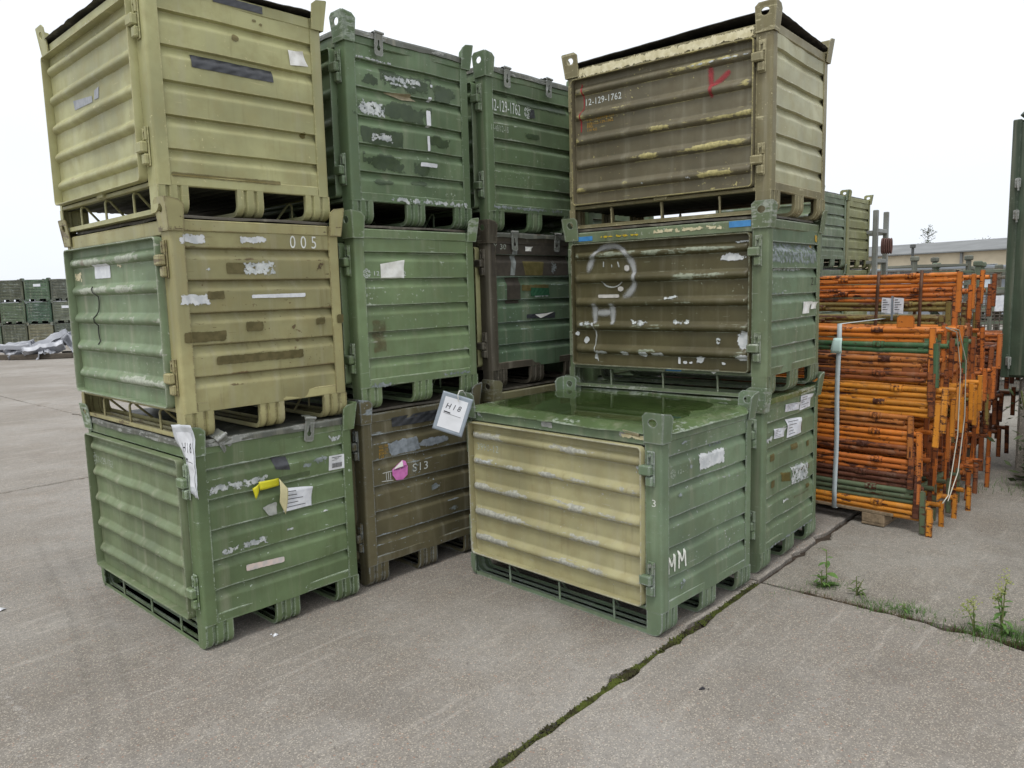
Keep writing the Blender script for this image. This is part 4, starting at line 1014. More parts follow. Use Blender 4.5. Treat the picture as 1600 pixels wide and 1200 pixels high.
def scaffold(x0, y0, z, mat, label, group, shift=0., third=False, flap_at=None, plates=4, trim=0.0, tilt=0.0):
    p = Vector((x0, y0, z)) + UV*shift; root = empty('scaffold_frame', p, FR_RZ+R.uniform(-.006, .006), label, 'scaffold frame', group)
    root.rotation_euler.x = tilt
    for i, me in enumerate(SF['front']):
        o = link('tube', me, mat, root)
        if i == 1: o.location.y = trim
    if third: link('tube', SF['front'][0], mat, root).location = (.012, R.uniform(-.03, .06), -.068)
    for me in SF['rails']: link('tube', me, mat, root)
    for i, me in enumerate(SF['sleeve']): link('coupling', me, mat, root).location = (0, R.uniform(-.07, .07), 0)
    for y in (.09, FL-.08):
        o = link('tube', SF['cross'][0], mat, root); o.rotation_euler = (0, 0, -math.pi/2); o.location = (-.01, y, -.022)
    for k in range(plates):
        o = link('end_plate', SF['longplate' if k == 0 else 'plate'], mat if R.random() < .7 else R.choice((BRO, BRO, ORB)), root); o.location = (.0 if k else -.028, 0, .0) if k == 0 else (.24*k, R.uniform(-.025, .015), R.uniform(-.02, .01)); o.rotation_euler = (R.uniform(-.03, .03), 0, R.uniform(-.05, .05))
    if flap_at: link('flap', SF['flap'], mat, root).location = (-.004, flap_at, .015)
    return root
GF = 'scaffold frames bundled on the pallet'
seq = [('ORA',1.255,.02,'orange',.16), ('SGREEN',1.165,.0,'bright green',None), ('TANO',1.075,.03,'faded tan orange',None), ('BRO',.985,.0,'rusty brown',.13), ('YEL',.895,-.07,'yellow orange',None), ('YEL',.805,-.04,'yellow orange',None),
       ('TANO',.715,.10,'faded tan orange',None), ('ORA',.615,.07,'orange',None), ('BRO',.525,.10,'rusty brown',None), ('ORB',.435,.05,'rusted orange',None), ('RUS',.345,.06,'dark red rusted',None), ('SGREY',.255,.03,'grey green',None), ('YEL',.155,-.02,'yellow orange',None)]
LBL = ['orange scaffold frame with flap, topmost of the front strapped bundle', 'bright green scaffold frame just under the top of the front bundle', 'faded tan scaffold frame below the bright green one',
       'brown rusty scaffold frame with flap, under the faded tan frame', 'yellow orange scaffold frame below the brown frame with flap', 'yellow orange scaffold frame above the shorter tan frame at mid height',
       'short tan scaffold frame at mid height of the front bundle', 'orange three tube scaffold frame below the short tan one', 'brown rusty scaffold frame in the middle lower front bundle', 'rusted orange scaffold frame above the dark red one',
       'dark red rusted scaffold frame above the grey green one', 'grey green scaffold frame second from the bottom', 'yellow orange scaffold frame lowest in the bundle, resting on the pallet']
G = globals()
for i, (mn, z, sh, cn, fa) in enumerate(seq):
    scaffold(2.53, 4.535, z, G[mn], LBL[i], GF, sh+R.uniform(-.015, .015), third=(i not in (1, 3, 8)), flap_at=fa, trim=R.uniform(-.02, .06) if i not in (0,) else 0, tilt=R.uniform(-.006, .006))
GF2 = 'scaffold frames of the taller rear bundle'
seq2 = ['ORA','ORB','OLV','OLV','ORB','BRO','ORA','ORB','YEL','OLV','ORA','BRO','ORB','ORA','ORB']
for i, mn in enumerate(seq2):
    lab = ['bright orange scaffold frame on top of the taller rear bundle', 'rusted orange scaffold frame second from top of the rear bundle', 'olive scaffold frame third from top of the rear bundle', 'dark olive scaffold frame fourth from top of the rear bundle',
           'rusted orange scaffold frame under the olive pair in the rear bundle', 'brown rusty scaffold frame above the white paper label of the rear bundle', 'orange scaffold frame behind the white paper label'][i] if i < 7 else 'scaffold frame low in the rear bundle, only its end plates showing'
    scaffold(3.0, 5.11, 1.585-.098*i, G[mn], lab, GF2, (0, .02, .06, .10, .05, .08, .04)[i] if i < 7 else R.uniform(-.05, .08), third=i != 2, trim=R.uniform(-.02, .05))
GF3 = 'dark rusty frames at the far end'
for i in range(9):
    scaffold(3.62, 5.83, 1.12-.10*i, [ORB, BRO, RUS, SGREY, RUS, BRO, RUS, RUS, BRO][i], 'rusty scaffold frame in the dark pile beside the green cabin', GF3, R.uniform(-.12, .1), plates=4)
def wood(c=(136,118,94)):
    t = NT('weathered_wood'); v = t.coords(scale=(3, 22, 22)); n = t.noise(v, 1.5, 6, .65); B = lin(c)
    col = t.mix(t.ramp(n, .3, .7), sc3(B, .6), sc3(B, 1.2)); return t.done(t.bsdf(col, .85, 0, n, .4, .004))
M_WOOD = wood()
def pallet(x0, y0, label, zt=.10):
    root = empty('pallet', (x0, y0, 0), FR_RZ, label, 'pallet', 'wooden pallets under the scaffold frames')
    for y in (.32, .85, 1.38):
        link('board', bx_mesh('board', -.02, .82, y-.07, y+.07, .0, .018, .004), M_WOOD, root)
        for x in (.03, .36, .69): link('block', bx_mesh('block', x-.05, x+.09, y-.07, y+.07, .0185, zt-.022, .004), M_WOOD, root)
    for k in range(5): link('board', bx_mesh('board', -.02+.17*k, .11+.17*k, .2, 1.5, zt-.0215, zt-.003, .003), M_WOOD, root)
    return root
pallet(2.53, 4.535, 'weathered wooden pallet under the front orange scaffold bundle'); pallet(3.0, 5.11, 'wooden pallet under the rear scaffold bundle, mostly in shade', .13); pallet(3.62, 5.83, 'wooden pallet below the dark rusty frames near the green cabin', .13)
for (lx, ly), wh in WH.items():
    o = pallet(lx, ly, 'added hidden wooden pallet raising the rear stack '+wh, .26 if lx == .56 else .13); o.rotation_euler.z = deg(45.7); o['group'] = 'added pallets raising the rear row'  # pallets added to lift the rear stacks so they block sky in the gaps
M_STRAP = plain('white_strap', (186,196,198), .5, 0, .08); M_BAND = plain('steel_band', (92,62,44), .6, .3, .3)
def band(nm, x0, y0, off, xa, xb, za, zb, w, mat, label, cat, rz=FR_RZ, lean=0.0):
    b = MB(); P = [(xa, za), (xa, zb), (xb, zb), (xb, za)]
    for i in range(4):
        (p, q), (r_, s_) = P[i], P[(i+1) % 4]; n = 10
        def f(u, v): x = p+(r_-p)*u; z = q+(s_-q)*u; return (x, off+w*v+lean*(z-za)+.003*math.sin(z*9), z)
        b.grid(n, 1, f)
    o = link(nm, b.mesh(nm, 40), mat); o.location = (x0, y0, 0); o.rotation_euler = (0, 0, rz); tag(o, label, cat)
    md = o.modifiers.new('thick', 'SOLIDIFY'); md.thickness = .002; md.offset = 0
    return o
band('strap', 2.53, 4.535, .545, -.034, .76, .075, 1.290, .030, M_STRAP, 'white plastic strap running round the front scaffold bundle', 'strap')
band('steel_band', 3.0, 5.11, .26, -.036, .76, .15, 1.62, .022, M_BAND, 'brown steel band round the rear bundle, right of the white label', 'band', lean=-.03)
band('steel_band', 3.0, 5.11, .57, -.036, .76, .15, 1.62, .022, M_BAND, 'brown steel band round the rear bundle, left of the white label', 'band', lean=-.05)
def loc_uv(x0, y0, a, b_, z): p = Vector((x0, y0, z)) + UV*b_ + VV*a; return p
sl = MB(); sl.grid(4, 5, lambda u, v: (-.042-.01*math.sin(v*3), .535+.055*u+.02*v*u, 1.20-.10*v)); o = link('strap_tag', sl.mesh('strap_tag', 40), plain('mint_tag', (196,222,214), .5, 0, .06)); o.location = (2.53, 4.535, 0); o.rotation_euler = (0, 0, FR_RZ); tag(o, 'pale mint paper tag fixed on the white strap', 'tag')
o.modifiers.new('thick', 'SOLIDIFY').thickness = .001
lb = empty('bundle_label', (3.0, 5.11, 0), FR_RZ, 'white paper label tied on the rear scaffold bundle', 'label')
for k, (ya, yb) in enumerate(((.335, .40), (.415, .48))):
    q = MB(); q.grid(4, 4, lambda u, v: (-.048-.004*math.sin(u*5+v*3), yb+(ya-yb)*u, 1.44-.105*v-.008*u)); s_ = link('sheet', q.mesh('sheet', 40), DM['formpaper'], lb)
    for r_ in range(5):
        q = MB(); q.grid(3, 1, lambda u, v: (-.0535, yb-.008-(.02+.010*(r_ % 3))*u*1.1, 1.425-.017*r_-.005*v)); link('print', q.mesh('print', 0), INK, s_)
q = MB(); q.grid(1, 6, lambda u, v: (-.056, .400+.015*u, 1.45-.17*v)); link('tie', q.mesh('tie', 0), plain('grey_tie', (120,128,136), .5), lb)
M_WIRE = plain('galvanised_wire', (186,184,170), .45, .4, .1)
for k, (P, lab) in enumerate((([(.02, -.05, 1.27), (.16, -.065, 1.24), (.24, -.075, 1.0), (.22, -.080, .6), (.10, -.075, .24), (.05, -.06, .20)], 'pale tie wire hanging down the end of the front bundle, outer loop'),
                              ([(.02, -.045, 1.275), (.22, -.06, 1.25), (.36, -.07, 1.05), (.37, -.075, .7), (.30, -.07, .35), (.12, -.07, .20)], 'pale tie wire down the end plates, inner loop'))):
    b = MB(); b.tube([loc_uv(0, 0, *p) for p in P], .0035, 6); o = link('tie_wire', b.mesh('tie_wire', 60), M_WIRE); o.location = (2.53, 4.535, 0); tag(o, lab, 'wire')

# ------------------------------------------------------------------ green cabin at the right edge, on its concrete footing
CG = paint((62,76,60), (110,118,106), .35, .3, .5, .2, .2)
cab = empty('equipment_cabin', (3.755, 5.80, 0), math.atan2(-UV.y, -UV.x), 'dark green equipment cabin with latches, cut off by the right edge', 'cabin')
link('body', bx_mesh('body', 0, 2.3, -0.0, 1.6, .80, 2.70, .02), CG, cab)
link('corner_strip', bx_mesh('corner_strip', -.012, .045, -.014, .03, .80, 2.705, .006), CG, cab); link('roof', bx_mesh('roof', .03, 2.34, -.03, 1.63, 2.70, 2.765, .03), CG, cab)
for z in (.93, 2.02, 2.25):
    l_ = link('latch', bx_mesh('latch',   .022, .060, -.034, -.014, z-.04, z+.03, .006, wear=.7), M_CLASP, cab)
    b = MB(); b.tube([(.045, -.040, z+.03), (.045, -.045, z), (.05, -.04, z-.06)], .007, 8); b.a = [.6]*len(b.v); link('handle', b.mesh('handle', 40, 'wear'), M_CLASP, l_)
for k in range(1, 4): link('stiffener', bx_mesh('stiffener', .12+.5*k, .17+.5*k, -.016, -.0005, .86, 2.62, .006), CG, cab)
ft = link('concrete_block', bx_mesh('concrete_block', .10, 2.3, .06, 1.5, 0, .79, .02), M_CONC2); ft.location = (3.755, 5.80, 0); ft.rotation_euler = (0, 0, math.atan2(-UV.y, -UV.x)); tag(ft, 'grey concrete block carrying the dark green cabin', 'block')

# ------------------------------------------------------------------ hanging document sleeves
M_SLEEVE = plain('clear_grey_sleeve', (150,160,170), .25, 0, .06)
def sleeve_tag(loc, w, h, rot, label, curl, txt, mt=None):
    root = empty('document_sleeve', loc, 0, label, 'tag', None); root.rotation_euler = rot
    b = MB(); cr = lambda u, v: curl*math.sin(v*2.2+u*1.5)+curl*.55*fbm(u*2.3, v*3.1, 2, 3)
    b.grid(16, 20, lambda u, v: ((u-.5)*w, cr(u, v), -h*v)); o = link('sleeve', b.mesh('sleeve', 40), mt or M_SLEEVE, root); md = o.modifiers.new('thick', 'SOLIDIFY'); md.thickness = .002; md.offset = 0
    m_ = .12; b = MB(); f = lambda u, v, d=.0026: ((u-.5)*w, cr(u, v)-d, -h*v)
    b.grid(16, 20, lambda u, v: f(m_+(1-2*m_)*u, m_*.9+(1-1.7*m_)*v)); sh = link('paper', b.mesh('paper', 40), plain('white_paper', (226,228,232), .6, 0, .03), root)
    V, Fs, asp = text_mesh(txt); b = MB(); b.add([f(.22+.48*x+.03*y, .40-.14*y, .0036) for x, y in V], Fs); link('lettering', b.mesh('lettering', 0), INK, sh)
    for r_, (ua, ub) in enumerate(((.2, .42), (.2, .78))):
        b = MB(); b.grid(5, 1, lambda u, v: f(ua+(ub-ua)*u, .47+.05*r_+(.030-.022*r_)*v+.01*u, .0036)); link('print', b.mesh('print', 0), INK, sh)
    return root, f
tg, f_ = sleeve_tag((-.285, 4.0, 1.018), .165, .212, (0, .33, -.02), 'white H18 document sleeve hanging at the corner of the tan door crate', .004, 'H I 8')
b = MB(); b.tube([(-.285, 3.994, .985), (-.287, 3.985, 1.02), (-.278, 3.99, 1.042), (-.262, 4.02, 1.040), (-.25, 4.06, 1.01), (-.252, 4.09, .98)], .0028, 6); o = link('string', b.mesh('string', 60), plain('white_string', (220,220,214), .7)); 
o.parent = tg; o.matrix_parent_inverse = (Matrix.Translation(tg.location) @ tg.rotation_euler.to_matrix().to_4x4()).inverted()
tg2, f_ = sleeve_tag((-1.408, 3.165, 1.035), .17, .31, (.12, -.06, deg(-48)), 'crumpled white document sleeve hanging at the near corner of the barcode crate', .022, 'H I 8', plain('white_sleeve', (206,210,214), .3, 0, .05))
# yellow tape curl on the barcode crate
A1 = [o for o in COL.objects if o.get('label', '').startswith('green crate with barcode')][0]
b = MB(); yq = lambda s, z, o: (-D/2+s, -W/2-o, z)
for A, B_, C_, D_, oa, ob in (((.260,.695),(.288,.712),(.290,.680),(.272,.640), .012, .020), ((.288,.721),(.384,.721),(.388,.685),(.291,.681), .020, .028)):
    b.grid(6, 4, lambda u, v: yq(*[(A[i]*(1-u)+B_[i]*u)*(1-v)+(D_[i]*(1-u)+C_[i]*u)*v for i in (0, 1)], oa+(ob-oa)*u+.004*math.sin(u*3.1+v)))
yt = link('yellow_tape', b.mesh('yellow_tape', 25), plain('yellow_tape', (206,200,36), .45, 0, .1), A1); yt.modifiers.new('thick', 'SOLIDIFY').thickness = .0015
b = MB(); A, B_, C_, D_ = (.388,.716), (.430,.660), (.420,.535), (.392,.600)
b.grid(6, 8, lambda u, v: yq(*[(A[i]*(1-u)+B_[i]*u)*(1-v)+(D_[i]*(1-u)+C_[i]*u)*v for i in (0, 1)], .028-.012*v+.006*math.sin(v*4)))
yt = link('tape_tail', b.mesh('tape_tail', 40), plain('cream_tape', (212,204,160), .5, 0, .12), A1); yt.modifiers.new('thick', 'SOLIDIFY').thickness = .0015
# rain water standing on the low crate's lid
D1 = [o for o in COL.objects if o.get('label', '').startswith('single low crate')][0]
t = NT('rain_water'); lw = t.n('LayerWeight'); lw.inputs['Blend'].default_value = .33
gl = t.n('BsdfGlossy'); gl.inputs['Roughness'].default_value = .02; tr = t.n('BsdfTransparent'); tr.inputs['Color'].default_value = (.86, .90, .78, 1); mx = t.n('MixShader')
t.t.links.new(lw.outputs['Fresnel'], mx.inputs[0]); t.t.links.new(tr.outputs[0], mx.inputs[1]); t.t.links.new(gl.outputs[0], mx.inputs[2]); M_WATER = t.done(mx.outputs[0])
b = MB(); n = 72; V = []
for k in range(n):
    a = 2*math.pi*k/n; rr = 1+.13*fbm(math.cos(a)*1.4, math.sin(a)*1.4, 4, 3); e = (abs(math.cos(a))**4+abs(math.sin(a))**4)**-.25
    V.append((max(-D/2+.035, min(D/2-.02, .012+(D/2-.045)*math.cos(a)*e*rr)), max(-W/2+.05, min(W/2-.03, .02+(W/2-.06)*math.sin(a)*e*rr)), 0))
b.add(V, [tuple(range(n))]); pud = link('rain_puddle', b.mesh('rain_puddle', 0), M_WATER); pud.location = Vector((D1.location.x, D1.location.y, .9537)); pud.rotation_euler = D1.rotation_euler; tag(pud, 'shallow rain puddle lying on the green lid of the low crate', 'puddle')
# curled scraps of torn sticker on the low crate's top rail
b = MB(); b.grid(8, 4, lambda u, v: (-D/2-.003-.012*math.sin(v*3), -W/2+.11+.085*u, .905+.018*math.sin(v*2.6)+.008*u)); link('torn_label', b.mesh('torn_label', 40), DM['tornpaper'], D1).modifiers.new('thick', 'SOLIDIFY').thickness = .0012

# ------------------------------------------------------------------ moss, grass, weeds, litter
def leafmat(name, c, c2, rough=.6):
    t = NT(name); v = t.coords(); n = t.noise(v, 14, 4); col = t.mix(t.ramp(n, .3, .7), lin(c), lin(c2)); d = t.bsdf(col, rough)
    tl = t.n('BsdfTranslucent'); t.set(tl.inputs['Color'], col); mx = t.n('MixShader'); mx.inputs[0].default_value = .25; t.t.links.new(d, mx.inputs[1]); t.t.links.new(tl.outputs[0], mx.inputs[2]); return t.done(mx.outputs[0])
M_LEAF = leafmat('weed_leaf', (84,120,58), (110,142,72)); M_LEAF2 = leafmat('dull_leaf', (72,92,48), (96,112,60)); M_STEM = leafmat('weed_stem', (110,124,70), (128,134,84))
M_MOSS = leafmat('moss', (90,100,36), (52,46,28), .9); M_DEAD = leafmat('dead_grass', (112,92,62), (72,58,42), .9); M_GRASS = leafmat('fresh_grass', (92,128,56), (68,104,44)); M_BUSH = leafmat('shade_leaf', (50,62,36), (74,88,50))  # bush leaf greens darkened, shade below the cabin put into the colour
def tuft(b, x, y, z, s, rr=R):
    k = rr.randint(4, 6); a0 = rr.random()*6
    o = b.add([(x+s*math.cos(a0+6.283*i/k)*rr.uniform(.7, 1.2), y+s*math.sin(a0+6.283*i/k)*rr.uniform(.7, 1.2), z-s*.5) for i in range(k)]+[(x+rr.uniform(-.3, .3)*s, y+rr.uniform(-.3, .3)*s, z+s*rr.uniform(.3, .8))], [])
    for i in range(k): b.f.append((o+i, o+(i+1) % k, o+k))
b = MB(); mo = MB()
for i in range(8200):
    t_ = R.uniform(-.6, 3.72); n_ = 1.645
    dens = .55+.9*fbm(t_*1.9, 2.2, 0, 4)+(.6 if 2.75 < t_ < 3.0 or 2.1 < t_ < 2.3 else 0)
    if R.random() > dens: continue
    w = .020+.016*max(0, fbm(t_*2.3, 7, 0, 3)) + (.016 if 2.78 < t_ < 2.95 else 0)
    x, y = tn(t_, n_+R.gauss(0, w*.6)); tuft(mo, x, y, -.012+R.random()*.010, R.uniform(.003, .0075))
tag(link('moss', mo.mesh('moss', 0), M_MOSS), 'yellow green moss filling the long joint between the slabs', 'moss', None, 'stuff')
def blade(b, x, y, z, h, lean, az, w):
    c, s = math.cos(az), math.sin(az); pts = []
    for k in range(4):
        f = k/3; pts.append((x+c*lean*f*f, y+s*lean*f*f, z+h*f, w*(1-f*.85)))
    o = len(b.v)
    for px, py, pz, ww in pts: b.vert((px-s*ww, py+c*ww, pz)); b.vert((px+s*ww, py-c*ww, pz))
    for k in range(3): b.f.append((o+2*k, o+2*k+1, o+2*k+3, o+2*k+2))
b = MB()
for i in range(3600):
    n_ = R.uniform(-1.6, 1.62)
    if fbm(n_*2.2, 1, 3, 3) < -.18: continue
    x, y = tn(3.75+R.gauss(0, .016), n_); blade(b, x, y, -.02, R.uniform(.012, .03), R.uniform(.01, .05), R.uniform(0, 6.28), .0014)
tag(link('dead_grass', b.mesh('dead_grass', 0), M_DEAD), 'brown dead grass and roots in the cross joint', 'grass', None, 'stuff')
b = MB()
for (cx, cy, sp, n, h) in ((1.78,3.50,.07,190,.030), (1.72,3.58,.05,90,.025), (2.10,3.20,.09,280,.045), (2.22,3.12,.10,300,.05), (1.60,3.80,.05,120,.035), (1.95,3.34,.14,120,.03), (1.40,3.72,.12,80,.02), (1.86,3.45,.05,120,.03), (-12.3,21.9,.3,120,.14), (3.6,5.55,.2,110,.07), (3.95,5.35,.2,120,.09)):
    for i in range(n): blade(b, cx+R.gauss(0, sp), cy+R.gauss(0, sp*.5), -.01, h*R.uniform(.4, 1.3), h*R.uniform(.2, 1.2), R.uniform(0, 6.28), .0018 if h < .1 else .004)
tag(link('grass', b.mesh('grass', 0), M_GRASS), 'small green grass tufts growing out of the joints', 'grass', None, 'stuff')
def leaf_mesh(L, wd, droop, lobes=0):
    b = MB(); n = 8
    for k in range(n+1):
        f = k/n; w = wd*math.sin(math.pi*min(1, f*.92+.06))**.8*(1+.35*lobes*math.sin(f*22)); z = .35*L*f-droop*f*f
        b.vert((L*f, -w, z+.15*w)); b.vert((L*f, 0, z-.05*w)); b.vert((L*f, w, z+.15*w))
    for k in range(n):
        for j in (0, 1): b.f.append((3*k+j, 3*k+j+1, 3*k+3+j+1, 3*k+3+j))
    return b.mesh('leaf', 60)
def weed(x, y, h, nl, L, wd, label, mat, stems=1, lobes=0, bloom=False, seed=1):
    rr = random.Random(seed); root = empty('weed_plant', (x, y, -.01), 0, label, 'weed', 'weeds in the slab joints'); lm = [leaf_mesh(L, wd, L*.5, lobes), leaf_mesh(L*.7, wd*.8, L*.2, lobes)]
    for s_ in range(stems):
        az = rr.uniform(0, 6.28); ln = rr.uniform(.02, .25)*(s_ > 0)*h+.01; P = [(math.cos(az)*ln*f*f, math.sin(az)*ln*f*f, h*(1-.18*s_)*f) for f in (0, .25, .5, .75, 1)]
        b = MB(); b.tube(P, .003, 6, rr=[.004, .0035, .003, .0022, .0014]); st = link('stem', b.mesh('stem', 60), M_STEM, root)
        for k in range(nl):
            f = (k+.6)/nl*(.95 if bloom else 1); i = min(3, int(f*4)); q = f*4-i; p = Vector(P[i]).lerp(Vector(P[i+1]), q)
            o = link('leaf', lm[k % 2], mat, root); o.location = p; o.rotation_euler = (rr.uniform(-.3, .3), rr.uniform(-.5, .25), k*2.4+rr.uniform(-.4, .4)); sc_ = (1.15-.6*f)*rr.uniform(.8, 1.15); o.scale = (sc_,)*3
        if bloom:
            b = MB()
            for k in range(40): tuft(b, P[-1][0]+rr.gauss(0, .012), P[-1][1]+rr.gauss(0, .012), P[-1][2]+rr.gauss(.0, .016), .005, rr)
            link('flower_head', b.mesh('flower_head', 0), leafmat('pale_bloom_%d_%d' % (seed, s_), (168,170,110), (140,150,84)), root)
weed(1.60, 3.79, .20, 7, .085, .017, 'tall broad leaved weed in the cross joint by the right stack', M_LEAF, 1, .0, False, 3)
weed(1.575, 3.785, .09, 8, .08, .010, 'low spreading weed at the foot of the tall broad leaved weed', M_LEAF, 2, .5, False, 4)
weed(1.70, 3.665, .11, 6, .07, .006, 'small narrow leaved weed, right of the tall broad leaved weed', M_LEAF2, 3, 0, False, 5)
weed(2.13, 3.20, .27, 9, .06, .012, 'branching flowering weed near the right edge, in the cross joint', M_LEAF, 3, .6, True, 6)
weed(2.03, 3.235, .14, 7, .05, .009, 'short flowering weed left of the branching one', M_LEAF, 2, .5, True, 7)
weed(2.23, 3.13, .22, 9, .06, .014, 'leafy weed at the extreme right end of the cross joint', M_LEAF, 3, .5, False, 8)
weed(1.84, 3.46, .05, 5, .035, .005, 'tiny weed between the grass tuft and the branching weed', M_LEAF, 3, 0, False, 9)
def bush(x, y, z, r, h, n, label, seed, name='bush'):
    rr = random.Random(seed); root = empty(name, (x, y, z), 0, label, 'bush', None); b = MB(); s = MB()
    for k in range(7):
        a = rr.uniform(0, 6.28); P = [(0, 0, 0), (math.cos(a)*r*.3, math.sin(a)*r*.3, h*.5), (math.cos(a)*r*.6, math.sin(a)*r*.6, h*rr.uniform(.8, 1))]; s.tube(P, .006, 5)
        for q in range(n//7):
            f = rr.random(); p = Vector(P[0]).lerp(Vector(P[1]), f*2) if f < .5 else Vector(P[1]).lerp(Vector(P[2]), f*2-1)
            p += Vector((rr.gauss(0, r*.25), rr.gauss(0, r*.25), rr.gauss(0, h*.10))); p.z = max(.0, p.z); L = rr.uniform(.02, .05); a2 = rr.uniform(0, 6.28); ti = rr.uniform(-.6, .6)
            d = Vector((math.cos(a2)*math.cos(ti), math.sin(a2)*math.cos(ti), math.sin(ti)))*L; e = d.cross(Vector((rr.gauss(0, 1), rr.gauss(0, 1), 1))).normalized()*L*.35
            o = b.add([p-d, p+e, p+d, p-e], [(0, 1, 2, 3)])
    link('stems', s.mesh('stems', 60), M_STEM, root); link('foliage', b.mesh('foliage', 0), M_BUSH, root); return root
bush(3.86, 5.50, 0, .22, .80, 420, 'shaded leafy bush in front of the concrete block under the cabin', 11)
bush(4.15, 5.05, 0, .25, .45, 260, 'low dark bush at the right edge below the cabin', 12)
M_PAPER = plain('crumpled_foil', (206,208,212), .45, .2, .1); M_BLACK = plain('black_rubber_crumbs', (34,32,38), .7, 0, .2)
def litter(x, y, s, n, mat, label, cat, seed, flat=.5, name='litter'):
    rr = random.Random(seed); b = MB()
    for k in range(n):
        cx, cy = x+rr.gauss(0, s*.8)*(k > 0), y+rr.gauss(0, s*.5)*(k > 0); q = s*(1 if k == 0 else rr.uniform(.2, .5)); pts = []
        for i in range(7):
            a = i*.9; pts.append((cx+q*math.cos(a)*rr.uniform(.5, 1.1), cy+q*math.sin(a)*rr.uniform(.4, .9), .001+q*flat*rr.random()*.5))
        pts.append((cx, cy, .002+q*flat)); o = b.add(pts, []); b.f += [(o+i, o+(i+1) % 7, o+7) for i in range(7)]; b.f.append(tuple(o+i for i in range(7))[::-1])
    tag(link(name, b.mesh(name, 0), mat), label, cat)
litter(-1.13, 3.378, .016, 6, M_PAPER, 'scrap of silver foil lying before the barcode crate', 'scrap', 1, .7, 'foil_scrap')
litter(-2.655, 3.75, .035, 1, M_PAPER, 'white paper scrap on the slab at the left edge', 'scrap', 2, .5, 'paper_scrap')
litter(.712, 2.804, .013, 5, M_BLACK, 'black rubber crumbs on the slab right of the mossy joint', 'crumbs', 3, .8, 'rubber_crumbs')
litter(.19, 3.72, .009, 4, M_BLACK, 'few black crumbs on the slab below the tan door', 'crumbs', 4, .8, 'rubber_crumbs')
litter(-12.55, 21.6, .22, 4, M_PAPER, 'white rag heap on the ground at the end of the sheet metal pile', 'rag', 5, .5, 'rag')
rr = random.Random(5); gb = MB()
for i in range(420):
    x, y = rr.uniform(-3, 3), rr.uniform(1.9, 5.5); s = rr.choice((.002, .003, .003, .005))
    tuft(gb, x, y, s*.4, s, rr)
tag(link('grit', gb.mesh('grit', 0), plain('grit', (150,136,120), .9, 0, .35, 3)), 'loose grit scattered over the slabs', 'grit', None, 'stuff')
# pale scuffs dragged over the slab
def scuff(P, w, mt='scuff', lift=.0012):
    b = MB(); n = 24
    def f(u, v):
        i = min(len(P)-2, int(u*(len(P)-1))); q = u*(len(P)-1)-i; a, c = P[i], P[i+1]; dx, dy = c[0]-a[0], c[1]-a[1]; L = math.hypot(dx, dy)
        return (a[0]+dx*q-dy/L*(v-.5)*w, a[1]+dy*q+dx/L*(v-.5)*w, lift)
    b.grid(n, 6, f, False, lambda u, v: (1-abs(2*v-1))*min(1, min(u, 1-u)*8+.2)); link('scuff_mark', b.mesh('scuff_mark', 0, 'fade'), DM[mt], ground)
scuff([(-1.0, 3.12), (-.85, 2.92), (-.66, 2.62), (-.52, 2.45)], .05); scuff([(.12, 3.35), (.22, 3.05), (.29, 2.80)], .05); scuff([(-.35, 3.15), (-.28, 2.9)], .035)
scuff([(-2.2, 3.0), (-1.9, 2.75), (-1.7, 2.4)], .09); scuff([(.9, 2.5), (1.25, 2.75)], .10)

def stain(cx, cy, rx, ry, rot, mt, lift=.001):
    b = MB(); ca, sa = math.cos(rot), math.sin(rot)
    b.grid(30, 30, lambda u, v: (cx+ca*(2*u-1)*rx-sa*(2*v-1)*ry, cy+sa*(2*u-1)*rx+ca*(2*v-1)*ry, lift), False, lambda u, v: min(1, max(0, 1-math.hypot(2*u-1, 2*v-1)*(1+.35*fbm(u*3+cx, v*3+cy, 1, 3)))*1.6)); link('ground_stain', b.mesh('ground_stain', 0, 'fade'), DM[mt], ground)
for k, a in enumerate(((-1.9, 2.9, .55, .25, .7), (-.55, 2.75, .40, .18, -.4), (.95, 2.75, .45, .2, 1.0), (-.1, 2.35, .3, .2, .3), (1.5, 2.9, .35, .15, .2), (-2.6, 4.4, .6, .22, .9), (2.6, 3.9, .5, .25, .8), (.28, 3.55, .5, .14, 2.3), (-1.15, 2.35, .28, .12, 1.4), (3.1, 4.5, .7, .3, .8))): stain(*a, 'stain', .0010+.0002*k)
for off in (0, .16): scuff([(-3.4+off, 5.2), (-2.2+off, 3.6), (-1.6+off, 2.7), (-1.3+off, 2.0)], .11, 'rub', .0034+off*.002)
# ------------------------------------------------------------------ far side of the yard, right
G4 = 'crates of the stacks beyond the scaffold frames'
BGA = paint((104,118,92), (150,158,152), .5, .4, .55); BGB = paint((132,134,92), (170,170,130), .4, .4, .55)
for (lx, ly, fm, lab) in ((3.43, 8.52, BGA, 'grey green crate stacked beyond the scaffold frames'), (4.00, 9.14, BGB, 'yellow olive crate stacked beyond the scaffold frames')):
    for lv in (0, 1, 2):
        c = crate('-', (lx, ly), deg(48), lv, lab+(', hidden at the ground', ', hidden below the top one', ', on top, in clear view')[lv], G4, fm, fm, fm, M_LIDDARK, 'flat', 1, 40+lv, (), False)
        c.scale.z = .89; c.location.z = lv*.855
M_STEEL = paint((112,114,108), (96,70,54), .7, .4, .55, .3, .0)
def bar(root, nm, p, q, w, mat, par=None):
    p, q = Vector(p), Vector(q); d = q-p; L = d.length; b = MB(); b.box(-w/2, w/2, -w/2, w/2, 0, L, w*.12); b.a = [.3]*len(b.v)
    o = link(nm, b.mesh(nm, 35, 'wear'), mat, par or root); o.location = p; o.rotation_euler = d.to_track_quat('Z', 'Y').to_euler(); return o
M_RACK = paint((134,138,134), (110,96,84), .5, .3, .5, .2, .0)
